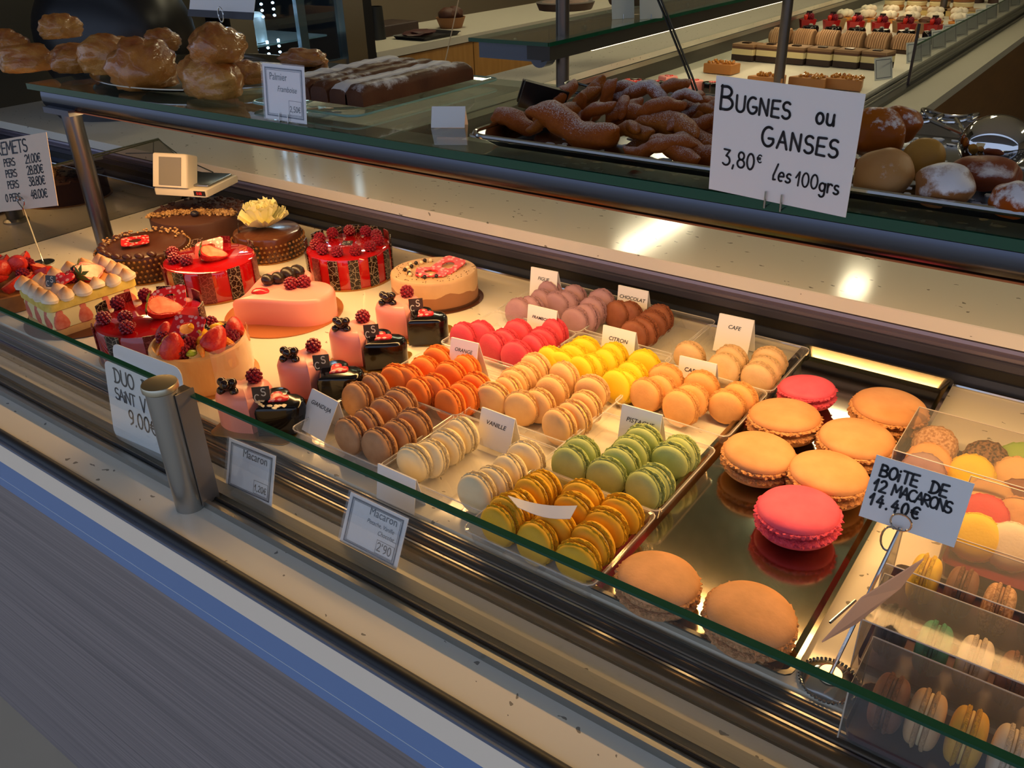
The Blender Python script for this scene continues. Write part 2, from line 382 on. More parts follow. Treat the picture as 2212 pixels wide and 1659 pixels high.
MB().box(-.004, .004, -1.728, -1.72, 0, .20).build('end_edge', mat('dark_glass_edge', '2a1c14', .3), fg, smooth=False)
# back cabinet with doors
bc = thing('back_cabinet', 'light wooden back cabinet with round steel knobs', 'cabinet', (-2.74, 2.757, -.85))
oak = mat('light_oak', 'a9793f', .45, col2='b98a4e', nscale=4, stretch=(1, 8, 1))
MB().box(-.55, -.02, 0, 5.2, .05, .868).build('body', mat('oak_body', '9a6f3c', .5), bc)
MB().box(-.56, .012, -.001, 5.22, .868, .9).build('worktop', mat('cabinet_stone', 'cfc9b8', .35), bc)
for k in range(7):
    y0 = .004 + k * .655 - (.655 - (PX(1022, 80, -2.74).y - 2.757)) + .0
    d = MB().box(-.02, -.002, max(y0, .003), y0 + .649, .06, .862).build('door', oak, bc)
    ky = y0 + (.30 if k % 2 == 0 else .30)
    kk = PX(923, 135, -2.72) if k == 0 else (PX(1113, 88, -2.72) if k == 1 else None)
    ky = kk.y - 2.757 if kk else y0 + .33
    kz = kk.z + .85 if kk else .82
    MB().lathe([(0, .03), (.010, .029), (.016, .023), (.016, .019), (.008, .012), (.006, 0)], 16, mtx=Matrix.Translation((-.002, ky, kz)) @ Matrix.Rotation(math.pi / 2, 4, 'Y')).build('knob', STEEL, d)
# fridge
fy0, fy1 = PX(488, 60, -2.74).y, PX(800, 60, -2.74).y
fr = thing('glass_fridge', 'steel framed display fridge with glass door beside the wooden cabinet', 'fridge', (-2.74, (fy0 + fy1) / 2, -.85))
w2 = (fy1 - fy0) / 2
dk = mat('fridge_dark', '11161c', .4)
mb = MB(); mb.box(-.6, -.55, -w2, w2, 0, 1.9); mb.box(-.6, -.02, -w2, -w2 + .03, 0, 1.9); mb.box(-.6, -.02, w2 - .03, w2, 0, 1.9); mb.box(-.6, -.02, -w2, w2, .1, .86); mb.build('cabinet_body', dk, fr)
for ya, yb in ((-w2, -w2 + .10), (w2 - .17, w2 - .06)): MB().box(-.02, .03, ya, yb, 0, 1.9).build('frame_post', STEELB, fr)
MB().box(-.02, .02, w2 - .06, w2, 0, 1.9).build('black_post', mat('black_post', '12141c', .4), fr)
MB().box(-.02, .02, -w2 + .10, w2 - .17, .86, .90).build('frame_rail', STEELB, fr)
MB().box(.0, .006, -w2 + .11, w2 - .18, .9, 1.85).build('glass_door', glass('fridge_glass', (.75, .85, .9)), fr, smooth=False)
MB().box(-.02, .0, -w2 + .335, -w2 + .375, .9, 1.85).build('door_mullion', mat('mullion', '7c868c', .3, .5), fr)
MB().box(-.4, -.05, -w2 + .12, w2 - .2, .985, .992).build('glass_shelf', glass('fr_shelf', (.7, .9, .85), haze=.2), fr)
mb = MB()
for cy in (-w2 + .18, -w2 + .235, -w2 + .29):
    for q in range(26):
        if q % 7 < 4: mb.blob((-.08, cy, .93 + q * .022), (.006, .006, .005), 1)
mb.build('led_dots', mat('led_cold', 'ffffff', .5, emit='cfe6ff', estr=14), fr)
MB().box(-.085, -.07, -w2 + .135, -w2 + .155, .92, 1.0).build('led_bar', MATS['led_cold'], fr)
area('fridge_lamp', (-2.95, (fy0 + fy1) / 2, .75), .3, .3, 2.5, (.75, .9, 1.0), parent=None)
cb = thing('white_cake', 'white round cake inside the glass fridge', 'cake', (-2.93, fy0 + .2, .144), group='items in the fridge')
MB().lathe([(.1, 0), (.1, .09), (.09, .1), (0, .1)], 28).build('cake_body', mat('white_icing', 'd9dcdc', .5), cb)
MB().blob((.03, .02, .11), (.02, .02, .015), 2).build('strawberry', mat('dull_red', 'a8342c', .4), cb)
# wall panel left of fridge
slab('wall_panel', -2.95, -2.78, .9, fy0 - .05, -.85, 1.9, mat('olive_panel', '4a4332', .6), 'olive brown panel beside the fridge')
# ================================================================== lettering
def arc(cx, cy, rx, ry, a0, a1, n=10): return [(cx + rx * math.cos(math.radians(a0 + (a1 - a0) * k / n)), cy + ry * math.sin(math.radians(a0 + (a1 - a0) * k / n))) for k in range(n + 1)]
G = {
 'A': (.62, [[(0, 0), (.3, 1), (.6, 0)], [(.12, .38), (.48, .38)]]),
 'B': (.58, [[(0, 0), (.03, 1)], [(.0, .96)] + arc(.22, .76, .26, .22, 80, -80) + [(.03, .52)] + arc(.24, .27, .32, .26, 80, -90) + [(0, .02)]]),
 'C': (.58, [arc(.34, .5, .34, .5, 50, 310, 14)]),
 'D': (.6, [[(.05, 0), (.05, 1)], [(-.05, .97)] + arc(.1, .5, .48, .49, 90, -90, 12) + [(-.05, .02)]]),
 'E': (.5, [[(.5, 1), (.02, .98), (0, .02), (.5, 0)], [(.02, .52), (.42, .52)]]),
 'G': (.62, [arc(.34, .5, .34, .5, 60, 330, 14) + [(.62, .42), (.36, .42)]]),
 'I': (.12, [[(.05, 0), (.05, 1)]]),
 'M': (.72, [[(0, 0), (.06, 1), (.34, .35), (.62, 1), (.7, 0)]]),
 'N': (.6, [[(0, 0), (.02, 1), (.52, .02), (.54, 1)]]),
 'O': (.62, [arc(.3, .5, .3, .5, 90, 450, 16)]),
 'P': (.5, [[(0, 0), (.02, 1)], [(0, .97)] + arc(.16, .74, .3, .24, 80, -90) + [(.02, .5)]]),
 'R': (.55, [[(0, 0), (.02, 1)], [(0, .97)] + arc(.16, .74, .3, .24, 80, -90) + [(.02, .5), (.5, 0)]]),
 'S': (.5, [arc(.26, .74, .24, .25, 40, 250, 8) + arc(.24, .26, .26, .26, 80, -150, 8)]),
 'T': (.6, [[(0, 1), (.6, .98)], [(.3, .98), (.3, 0)]]),
 'U': (.56, [[(0, 1)] + arc(.27, .3, .27, .3, 180, 360, 8) + [(.55, 1)]]),
 'V': (.56, [[(0, 1), (.27, 0), (.55, 1)]]),
 'o': (.45, [arc(.2, .3, .2, .3, 90, 450, 12)]),
 'u': (.45, [[(0, .6)] + arc(.18, .2, .18, .2, 180, 360, 6) + [(.38, .6)], [(.38, .3), (.4, 0)]]),
 'l': (.28, [[(.2, 1.1), (.02, .3), (.05, .02), (.2, .05)]]),
 'e': (.42, [[(.02, .3), (.36, .34)] + arc(.19, .3, .18, .3, 10, 300, 10)]),
 's': (.36, [arc(.18, .44, .14, .15, 40, 250, 6) + arc(.16, .14, .17, .15, 80, -150, 6)]),
 'g': (.44, [arc(.2, .3, .19, .28, 60, 400, 10) + [(.4, .55), (.38, -.1)] + arc(.2, -.15, .18, .22, 0, -150, 6)]),
 'r': (.34, [[(.02, .6), (.04, 0)], [(.04, .35)] + arc(.2, .4, .15, .2, 150, 40, 4)]),
 'i': (.2, [[(.06, .6), (.06, 0)], [(.06, .85), (.07, .9)]]),
 '0': (.52, [arc(.24, .5, .23, .5, 90, 450, 14)]),
 '1': (.34, [[(0, .55), (.24, 1), (.2, 0)]]),
 '2': (.5, [arc(.22, .72, .22, .27, 160, -30, 8) + [(0, .02), (.5, .03)]]),
 '3': (.5, [[(.02, 1), (.42, .98), (.18, .6)] + arc(.18, .3, .27, .3, 80, -140, 8)]),
 '4': (.5, [[(.3, 1), (0, .36), (.5, .4)], [(.36, .7), (.32, 0)]]),
 '5': (.5, [[(.45, 1), (.08, .98), (.05, .56)] + arc(.2, .3, .24, .3, 90, -140, 8)]),
 '8': (.5, [arc(.24, .75, .19, .24, 270, -90, 12), arc(.24, .26, .24, .26, 90, 450, 12)]),
 '9': (.46, [arc(.22, .72, .2, .27, 0, 360, 12) + [(.42, .7), (.36, .2), (.1, 0)]]),
 '.': (.16, [[(.05, 0), (.06, .06)]]), ',': (.2, [[(.08, .08), (.02, -.16)]]), "'": (.15, [[(.06, 1), (.04, .75)]]),
 '€': (.55, [arc(.34, .5, .3, .48, 50, 310, 12), [(-.04, .6), (.42, .6)], [(-.04, .42), (.4, .42)]]),
 ' ': (.42, []),
}
def write(mb, text, x, y, size, w=.09, slant=0., gap=.16, rot=0.):
    """hand lettering as flat ribbons in the local X-Z plane, x,y = start of baseline"""
    cx = 0.; ca, sa = math.cos(rot), math.sin(rot)
    def T(p):
        a, b = (cx + p[0] + slant * p[1]) * size, p[1] * size
        return Vector((x + a * ca - b * sa, 0, y + a * sa + b * ca))
    hw = w * size / 2
    for ch in text:
        adv, strokes = G.get(ch, G[' '])
        for st in strokes:
            q = [T(p) for p in st]
            for a, b in zip(q, q[1:]):
                d = (b - a)
                if d.length < 1e-9: continue
                nrm = Vector((-d.z, 0, d.x)).normalized() * hw
                mb.add([a + nrm, b + nrm, b - nrm, a - nrm], [(0, 3, 2, 1)])
            for a in q:
                mb.add([a + Vector((hw * math.cos(k * math.pi / 3), 0, hw * math.sin(k * math.pi / 3))) for k in range(6)], [tuple(range(6))])
        cx += adv + gap
    return cx * size
def width_of(text, gap=.16): return sum(G.get(c, G[' '])[0] + gap for c in text)
_tc = {}
def type_mesh(text, size, shear=0., bold=0.):
    """printed type, in local X-Z plane, origin at baseline start"""
    cu = bpy.data.curves.new('t', 'FONT'); cu.body = text; cu.size = size; cu.shear = shear; cu.offset = bold * size; cu.resolution_u = 3
    o = bpy.data.objects.new('t', cu); COL.objects.link(o)
    dg = bpy.context.evaluated_depsgraph_get(); dg.update()
    me = bpy.data.meshes.new_from_object(o.evaluated_get(dg))
    vs = [Vector((v.co.x, 0, v.co.y)) for v in me.vertices]; fs = [tuple(p.vertices) for p in me.polygons]
    bpy.data.objects.remove(o); bpy.data.curves.remove(cu); bpy.data.meshes.remove(me)
    return vs, fs
def typ(mb, text, x, y, size, shear=0., bold=0., sx=1., center=False):
    vs, fs = type_mesh(text, size, shear, bold)
    ox = -max(v.x for v in vs) * sx / 2 if center and vs else 0
    mb.add([Vector((v.x * sx + x + ox, 0, v.z + y)) for v in vs], fs)
def pose(p):
    x, y, z, w, h, yaw, tilt, roll = p
    return Matrix.Translation((x, y, z)) @ Matrix.Rotation(yaw, 4, 'Z') @ Matrix.Rotation(tilt, 4, 'X') @ Matrix.Rotation(roll, 4, 'Y')
def card(name, label, p, cat='sign', group=None, thick=.0008, rnd=0., m_=None, border=None, lead=None):
    w, h = p[3], p[4]
    t = thing(name, label, cat, group=group, mtx=pose(p))
    if rnd:
        pts = rrect(-w / 2, w / 2, 0, h, rnd, 4); n = len(pts)
        vs = [Vector((a, 0, b)) for a, b in pts] + [Vector((a, thick, b)) for a, b in pts]
        MB().add(vs, [tuple(range(n)), tuple(range(2 * n - 1, n - 1, -1))] + [(i, n + i, n + (i + 1) % n, (i + 1) % n) for i in range(n)]).build('card', m_ or WHITE, t, smooth=False)
    else: MB().box(-w / 2, w / 2, 0, thick, 0, h).build('card', m_ or WHITE, t, smooth=False)
    return t
def ink(t, mb, name='writing', m_=None):
    o = mb.build(name, m_ or INK, t, smooth=False); o.location = (0, -.0004, 0); return o
def frame_lines(mb, x0, x1, z0, z1, w):
    for a, b, c, d in ((x0, x1, z0, z0 + w), (x0, x1, z1 - w, z1), (x0, x0 + w, z0, z1), (x1 - w, x1, z0, z1)):
        mb.add([Vector((a, 0, c)), Vector((b, 0, c)), Vector((b, 0, d)), Vector((a, 0, d))], [(0, 1, 2, 3)])
# ================================================================== macarons
def mac_meshes(n, seed, ht=.58, foot=.16, fill=.085):
    """smooth dome, frilly crumb foot below it, filling between"""
    rnd = random.Random(seed)
    j1 = [[rnd.uniform(-1, 1) for _ in range(n)] for _ in range(8)]
    f0 = fill; f1 = f0 + foot
    dome = [(.93, f1 - .012), (.985, f1 - .008), (1.0, f1 + .008)]
    for k in range(1, 8):
        a = k / 8 * math.pi / 2; dome.append((math.cos(a) ** .62, f1 + .008 + (ht - f1 - .008) * math.sin(a) ** .95))
    dome.append((0, ht))
    a = MB().lathe(dome, n).mesh('shell')
    def jit(k, i, an):
        w = (0, .6, 1, 1, 1, .5)[k]; return (.042 * w * j1[k][i] + .022 * w * math.sin(i * 1.9 + k), .02 * w * j1[(k + 3) % 8][i])
    b = MB().lathe([(.84, f0 - .004), (.97, f0), (1.035, f0 + foot * .2), (1.055, f0 + foot * .5), (1.04, f0 + foot * .8), (.96, f1 + .004)], n, jit=jit).mesh('foot', ang=24)
    c = MB().lathe([(0, -fill), (.86, -fill), (.93, -fill * .5), (.93, fill * .5), (.86, fill), (0, fill)], n).mesh('filling')
    return a, b, c
FLAV = {'fig': ('b08a94', 'a07a84'), 'framboise': ('e05060', 'd04050'), 'chocolat': ('9c5f43', '7a4632'), 'citron': ('f0cc28', 'e8c22c'),
        'cafe': ('e3c08e', 'cfa878'), 'caramel': ('eaae6a', 'd89a58'), 'orange': ('f08a3c', 'e87c32'), 'gianduja': ('c99a70', 'a87850'),
        'peach': ('ecc084', 'dfae72'), 'vanille': ('f2e2b8', 'ecd9a8'), 'pistache': ('b4c47a', 'a3b068'), 'yellow': ('ecb92c', 'dda828'),
        'bigpink': ('f0647c', 'e04c66'), 'bigcaramel': ('dba26e', 'c08450'), 'tanbig': ('e4a672', 'b88858'), 'red': ('d8404a', 'c83440'), 'teal': ('3f9a7a', '38886c'),
        'black': ('2a2c34', '24262c'), 'cream': ('e8dcc8', 'dccdb4'), 'mauve': ('a88a88', '987a78'), 'limegreen': ('9cc05a', '8cb04c'), 'speck': ('d8ac80', 'a8774a'), 'chocspeck': ('8a6444', '2c1a14'), 'brown': ('8a5a40', '6c4432')}
FNAME = {'fig': 'mauve fig', 'framboise': 'coral red raspberry', 'chocolat': 'brown chocolate', 'citron': 'bright yellow lemon', 'cafe': 'pale beige coffee', 'caramel': 'light orange caramel',
         'orange': 'deep orange', 'gianduja': 'tan brown gianduja', 'peach': 'beige peach', 'vanille': 'cream vanilla', 'pistache': 'pale green pistachio', 'yellow': 'golden yellow'}
_mm = {}
def mac_proto(fl, big):
    key = (fl, big)
    if key in _mm: return _mm[key]
    c1, c2 = FLAV[fl]; out = []
    for v_ in range(1 if big else 2):
        a, b, c = mac_meshes(110 if big else 46, hash(fl) % 97 + v_ * 31 if False else len(fl) * 7 + v_ * 31, .47 if big else .58, .135 if big else .16, .06 if big else .075)
        kw = dict(col2=c2, nscale=(8 if fl in ('speck', 'chocspeck') else 1.2), ncon=(.7 if fl in ('speck', 'chocspeck') else .0))
        a.materials.append(mat('shell_' + fl, c1, .55, spec=.3, bump=.12, bscale=9, **kw))
        b.materials.append(mat('foot_' + fl, c2, .85, spec=.15, bump=1.0, bscale=22, col2=c1, nscale=14, ncon=.5))
        fc = {'vanille': 'f3e4bd', 'peach': 'f6d777', 'cafe': 'f0dcae', 'pistache': '6b6a3a' if v_ == 0 else 'c2c488', 'gianduja': '8a5a38', 'chocolat': '5a3020', 'yellow': 'f0d070', 'orange': 'f6a04a', 'bigcaramel': '9a5c30', 'bigpink': 'a83048'}.get(fl, c2)
        c.materials.append(mat('filling_' + fl + str(v_), fc, .5))
        out.append((a, b, c))
    _mm[key] = out; return out
def macaron(fl, loc, r, mtx_rot, label, group, big=False, var=0, name='macaron'):
    pr = mac_proto(fl, big); a, b, c = pr[var % len(pr)]
    t = thing(name, label, 'macaron', group=group, mtx=Matrix.Translation(loc) @ mtx_rot @ Matrix.Scale(r, 4))
    fl_ = Matrix.Rotation(math.pi, 4, 'X') @ Matrix.Rotation(.7, 4, 'Z')
    link('shell', a, None, t); link('shell', a, None, t, mtx=fl_); link('foot', b, None, t); link('foot', b, None, t, mtx=fl_); link('filling', c, None, t)
    return t
MACS = {'fig':[[(1118,675),(1144,657),(1167,640),(1185,622)],[(1202,662),(1218,648),(1237,631)],[(1240,695),(1262,675),(1277,660),(1296,642)]],'framboise':[[(999,729),(1035,720)],[(1062,751),(1089,734),(1116,718)],[(1113,771),(1151,747),(1172,733),(1194,713)]],'chocolat':[[(1331,680),(1356,665)],[(1369,723),(1387,701),(1407,685),(1421,672)]],'citron':[[(1185,784),(1210,774),(1236,760),(1261,747)],[(1254,803),(1275,781),(1305,771),(1322,756)],[(1330,836),(1344,818),(1362,800),(1388,774)]],'cafe':[[(1487,771)],[(1561,800),(1576,771)],[(1635,818),(1648,792),(1659,774)]],'caramel':[[(1393,854),(1424,832),(1435,814)],[(1467,883),(1491,854),(1512,829)],[(1568,879),(1594,854)]],'orange':[[(853,823),(879,808),(914,788),(944,764)],[(903,852),(935,832),(970,800),(1003,785)],[(967,876),(997,846),(1026,825)]],'gianduja':[[(767,864),(806,832)],[(753,943),(791,914),(829,887),(861,867)],[(814,967),(856,938),(890,915)]],'peach':[[(1062,865),(1093,839),(1109,821),(1131,810),(1153,792)],[(1124,883),(1160,868),(1189,839),(1214,810)],[(1203,923),(1236,897),(1261,872),(1276,839)]],'vanille':[[(891,1002),(926,982),(961,958),(994,932)],[],[(1026,1066),(1060,1042),(1095,1014),(1132,985)]],'pistache':[[(1228,1007),(1252,980)],[(1307,1031),(1336,1004),(1360,978),(1387,954)],[(1389,1060),(1411,1040),(1447,992),(1466,978)]],'yellow':[[(1075,1135),(1094,1116),(1116,1102),(1146,1072),(1168,1057)],[(1155,1173),(1194,1147),(1237,1110),(1254,1084)],[(1245,1214),(1274,1178),(1305,1142),(1339,1113)]]}
DY = {'fig': 14, 'framboise': 8, 'chocolat': 17, 'citron': 17, 'cafe': 13, 'caramel': 12, 'orange': 16, 'gianduja': 9, 'peach': 9, 'vanille': 9, 'pistache': 5, 'yellow': 3}
ordw = ['first', 'second', 'third', 'fourth', 'fifth']
lane = ['left', 'middle', 'right']
for fl, cols in MACS.items():
    for ci, c in enumerate(cols):
        for k, (px, py) in enumerate(c):
            r = .0218 * random.uniform(.97, 1.04)
            p = P(px, py + (DY[fl] * (k > 0) if len(c) > 1 else 0), .0255)
            tilt = math.radians(random.uniform(-14, 2)); yaw = math.radians(random.uniform(-12, 10))
            R = Matrix.Rotation(yaw, 4, 'Z') @ Matrix.Rotation(math.pi / 2 + tilt, 4, 'X') @ Matrix.Rotation(random.uniform(0, 6.28), 4, 'Z')
            ax = (R @ Vector((0, 0, -1)))           # into the row
            lab = '%s macaron, %s from the front in the %s lane of its clear tray' % (FNAME[fl], ordw[k], lane[ci])
            t = macaron(fl, p + ax * r * .2 + Vector((0, 0, r - .0225)), r, R, lab, FNAME[fl] + ' macarons', var=k + ci)
# --- clear trays
def mac_tray(xc, y0, y1, label, w=.145):
    t = thing('macaron_tray', label, 'tray', (xc, y0, 0), group='clear plastic macaron trays')
    L = y1 - y0; hh = .022
    mb = MB(); h2 = w / 2
    # floor with rounded lane ridges
    def prof():
        p = []
        for k in range(37):
            u = k / 36; x = -h2 + .004 + u * (w - .008); ph = (u * 3) % 1.0
            z = .0015 + .013 * max(0., math.cos((ph - .0) * 2 * math.pi)) ** 5 if 0.02 < u < .98 else .0015
            p.append((x, z))
        return p
    pr = prof(); n = len(pr)
    vs = [Vector((x, .004, z)) for x, z in pr] + [Vector((x, L - .004, z)) for x, z in pr]
    mb.add(vs, [(i, i + 1, n + i + 1, n + i) for i in range(n - 1)])
    mb.build('lane_floor', CLEAR, t)
    mb = MB()
    o = rrect(-h2, h2, 0, L, .008, 3); i_ = rrect(-h2 + .004, h2 - .004, .004, L - .004, .006, 3); fl = rrect(-h2 - .003, h2 + .003, -.003, L + .003, .009, 3); n = len(o)
    vs = [Vector((a, b, .001)) for a, b in i_] + [Vector((a, b, hh)) for a, b in o] + [Vector((a, b, hh + .0005)) for a, b in fl] + [Vector((a, b, hh - .003)) for a, b in fl]
    mb.add(vs, [(k * n + i, k * n + (i + 1) % n, (k + 1) * n + (i + 1) % n, (k + 1) * n + i) for k in range(3) for i in range(n)])
    mb.build('tray_wall', CLEAR, t)
    mb = MB().box(-.02, .02, -.010, -.003, hh - .002, hh); mb.build('tab', CLEAR, t)
    MB().tube([(a, b, hh + .0006) for a, b in fl], .0007, 6, closed=True).build('rim', glass('tray_rim', (.95, .93, .9), haze=.35), t)
TR = [(-.665, .541, .668, 'clear tray of tan gianduja macarons at the front'), (-.665, .673, .806, 'clear tray of orange macarons'), (-.665, .818, .945, 'clear tray of coral raspberry macarons'), (-.665, .952, 1.092, 'clear tray of mauve fig macarons at the back'),
      (-.52, .541, .676, 'clear tray of cream vanilla macarons at the front'), (-.52, .697, .826, 'clear tray of beige peach macarons'), (-.515, .832, .95, 'clear tray of bright lemon macarons'), (-.515, .965, 1.09, 'clear tray of brown chocolate macarons with an empty lane'),
      (-.373, .508, .632, 'clear tray of golden yellow macarons at the front'), (-.373, .640, .775, 'clear tray of green pistachio macarons'), (-.373, .808, .93, 'clear tray of light orange caramel macarons'), (-.37, .937, 1.075, 'clear tray of pale coffee macarons at the back')]
for a in TR: mac_tray(*a)
# --- flavour cards (tent cards)
def tent(name, text, p, lab, h=None):
    p = list(p); hh = h or p[4]
    t = card(name, lab, p, 'flavour card', 'tent cards in the macaron trays')
    w = p[3]
    b = MB().box(-w / 2 + .001, w / 2, 0, .0007, -hh * 1.05, 0).build('back_flap', WHITE, t, smooth=False)
    b.matrix_local = Matrix.Translation((0, .001, p[4])) @ Matrix.Rotation(-p[6] * .9 + .28, 4, 'X')
    mb = MB(); sz = w * .155
    typ(mb, text, 0, p[4] - w * .36, sz * (1 if len(text) < 9 else .82), shear=.22, center=True, bold=.006)
    ink(t, mb)
    return t
def drop(p, dz):
    """extend the card downwards by dz so that it stands in its tray"""
    q = list(p); R = pose(p); o = R @ Vector((0, 0, -dz)); q[0], q[1], q[2] = o; q[4] += dz; return q
CARDS = {'GIANDUJA': [-0.728, 0.567, 0.02, 0.047, 0.036, 0.02, -0.55, 0.1], 'ORANGE': [-0.656, 0.764, 0.03, 0.046, 0.036, 0.002, -0.311, -0.054], 'FRAMBOISE': [-0.628, 0.909, 0.03, 0.05, 0.036, -0.013, -0.173, -0.026],
 'FIGUE': [-0.701, 1.021, 0.03, 0.05, 0.041, 0.0, -0.18, -0.03], 'CHOCOLAT': [-0.556, 1.045, 0.03, 0.051, 0.034, -0.026, -0.115, -0.026], 'CITRON': [-0.506, 0.915, 0.03, 0.051, 0.032, -0.019, -0.165, -0.025],
 'CAFE': [-0.388, 1.026, 0.03, 0.05, 0.035, 0.004, -0.295, -0.02], 'CARAMEL': [-0.382, 0.899, 0.03, 0.051, 0.027, -0.019, -0.147, -0.04], 'VANILLE': [-0.518, 0.653, 0.03, 0.048, 0.027, 0.004, -0.305, 0.017], 'PISTACHE': [-0.38, 0.744, 0.03, 0.051, 0.031, 0.001, -0.245, -0.03]}
for k, p in CARDS.items():
    kk = {'GIANDUJA': 1.0, 'ORANGE': 1.006}.get(k, 1.014); p = [p[0] * kk, p[1] * kk, H + (p[2] - H) * kk, p[3] * kk, p[4] * kk] + p[5:]
    tent('flavour_card', k, drop(p, .018 if k != 'GIANDUJA' else .016), 'white folded card reading %s' % k)
t = tent('flavour_card', 'PISTE', drop([-0.552, 0.517, 0.0, 0.055, 0.041, 0.002, -0.181, 0.013], 0.003), 'white folded card behind the glass, seen partly through the green edge')
for o in list(t.children):
    if o.name.startswith('writing'): bpy.data.objects.remove(o)
# the fallen white card on the yellow macarons
q = [P(1097, 1071, .052), P(1247, 1093, .058), P(1232, 1121, .052), P(1118, 1096, .048)]
t = thing('fallen_card', 'bent white paper strip lying on the golden yellow macarons', 'card', q[0])
A = [(q[0] * (1 - u) + q[1] * u - q[0]) + Vector((0, 0, -.005 * math.sin(u * math.pi))) for u in [k / 8 for k in range(9)]]
B = [(q[3] * (1 - u) + q[2] * u - q[0]) + Vector((0, 0, -.005 * math.sin(u * math.pi))) for u in [k / 8 for k in range(9)]]
up = Vector((0, 0, .0006))
vs = A + B + [a + up for a in A] + [b + up for b in B]
MB().add(vs, [(i, i + 1, 10 + i, 9 + i) for i in range(8)] + [(18 + i, 27 + i, 28 + i, 19 + i) for i in range(8)] + [(i, 18 + i, 19 + i, i + 1) for i in range(8)] + [(9 + i, 10 + i, 28 + i, 27 + i) for i in range(8)]).build('card', WHITE, t)
# ================================================================== metal tray with large macarons
tx0, tx1, ty0, ty1 = -.309, -.120, .519, 1.106
mt = thing('metal_tray', 'shallow mirror-like steel tray under the large macarons', 'tray', ((tx0 + tx1) / 2, ty0, 0))
wx = (tx1 - tx0) / 2; wl = ty1 - ty0
def pan(mb, w, l, h, slope=.008, rim=.004, th=.001, zb=.001):
    rings = [(rrect(-w + slope, w - slope, slope, l - slope, .006, 3), zb), (rrect(-w, w, 0, l, .008, 3), h), (rrect(-w - rim, w + rim, -rim, l + rim, .010, 3), h), (rrect(-w - rim, w + rim, -rim, l + rim, .010, 3), h - .002)]
    n = len(rings[0][0]); vs = [Vector((a, b, z)) for r, z in rings for a, b in r]
    mb.add(vs, [tuple(range(n))] + [(k * n + i, k * n + (i + 1) % n, (k + 1) * n + (i + 1) % n, (k + 1) * n + i) for k in range(3) for i in range(n)])
    return mb
pan(MB(), wx, wl, .013).build('tray_pan', mat('mirror_steel', 'aaa290', .12, 1.0, bump=.02, bscale=50), mt, ang=20)
BIG = [('bigpink', (1743, 845), 60, 'pink large macaron at the back of the steel tray'), ('bigcaramel', (1694, 913), 76, 'caramel large macaron beside the clear trays, second row'), ('bigcaramel', (1918, 895), 78, 'caramel large macaron farthest right at the back'),
       ('bigcaramel', (1848, 963), 80, 'caramel large macaron in the middle right'), ('bigcaramel', (1639, 991), 78, 'caramel large macaron nearest the pistachio tray'), ('bigcaramel', (1787, 1037), 84, 'caramel large macaron just behind the front pink one'),
       ('bigpink', (1723, 1117), 88, 'pink large macaron in the middle of the steel tray'), ('tanbig', (1421, 1262), 90, 'tan large macaron at the front left of the steel tray'), ('tanbig', (1619, 1340), 98, 'tan large macaron at the very front')]
for fl, (px, py), hw, lab in BIG:
    p = P(px, py, .022); dep = (p - Vector((0, 0, H))).dot(FWD); r = hw / FPX * dep * .97
    R = Matrix.Rotation(math.radians(random.uniform(-5, 3)), 4, 'X') @ Matrix.Rotation(math.radians(random.uniform(-5, 5)), 4, 'Y') @ Matrix.Rotation(random.uniform(0, 6), 4, 'Z')
    macaron(fl, Vector((p.x, p.y, .003 + r * .49)), r, R, lab, 'large macarons on the steel tray', big=True, name='large_macaron')
# ================================================================== boxed macarons at the right
def clear_box(x0, x1, y0, y1, h, label, red=False):
    t = thing('macaron_box', label, 'box', ((x0 + x1) / 2, y0, 0), group='clear boxes of macarons'); w = (x1 - x0) / 2; l = y1 - y0
    th = .0007
    for nm, b in (('front_wall', (-w, w, 0, th, 0, h)), ('back_wall', (-w, w, l - th, l, 0, h)), ('side_wall', (-w, -w + th, th, l - th, 0, h)), ('side_wall', (w - th, w, th, l - th, 0, h)), ('lid', (-w, w, 0, l, h, h + th))):
        MB().box(*b).build(nm, glass('box_clear', (.975, .96, .95), refl=.18 if False else .2, haze=.04, rough=.05), t, smooth=False)
    if red: pan(MB(), w - .002, l - .002, .018, .003, 0).build('red_insert', mat('red_insert', '7c1230', .35), t, ang=20)
    else: pan(MB(), w - .002, l - .002, .010, .002, 0).build('insert', mat('dark_insert', '4a2430', .3), t, ang=20)
    for e in ((-w, 0), (w, 0), (-w, l), (w, l)): MB().tube([(e[0], e[1], 0), (e[0], e[1], h)], .0006, 6).build('box_edge', mat('box_edge', 'c9c2b8', .2), t)
    MB().tube([(-w, 0, h), (w, 0, h), (w, l, h), (-w, l, h)], .0007, 6, closed=True).build('lid_edge', MATS['box_edge'], t)
clear_box(-.069, .155, .492, .553, .054, 'clear box of macarons nearest the front glass')
clear_box(-.082, .150, .567, .632, .054, 'clear box with black, green and cream macarons')
clear_box(-.086, .150, .646, .712, .054, 'clear box with yellow, brown and pink macarons')
clear_box(-.128, .012, .838, .945, .05, 'clear box with speckled and orange macarons at the back')
clear_box(-.052, .16, .722, .832, .05, 'clear box with a dark red insert behind the price sign', True)
def row_mac(fl, x, y, lab, z=.0255, r=.0215, rx=0.):
    macaron(fl, Vector((x, y, z)), r, Matrix.Rotation(rx, 4, 'Z') @ Matrix.Rotation(math.pi / 2, 4, 'Y') @ Matrix.Rotation(random.uniform(0, 6), 4, 'Z'), lab, 'boxed macarons')
row_mac('brown', -.044, .522, 'brown macaron at the left end of the front clear box'); row_mac('cafe', -.018, .522, 'beige macaron second in the front clear box'); row_mac('yellow', .010, .522, 'olive yellow macaron in the front clear box')
row_mac('cream', .038, .522, 'white macaron at the right of the front clear box'); row_mac('mauve', .066, .522, 'mauve macaron at the edge of the front clear box')
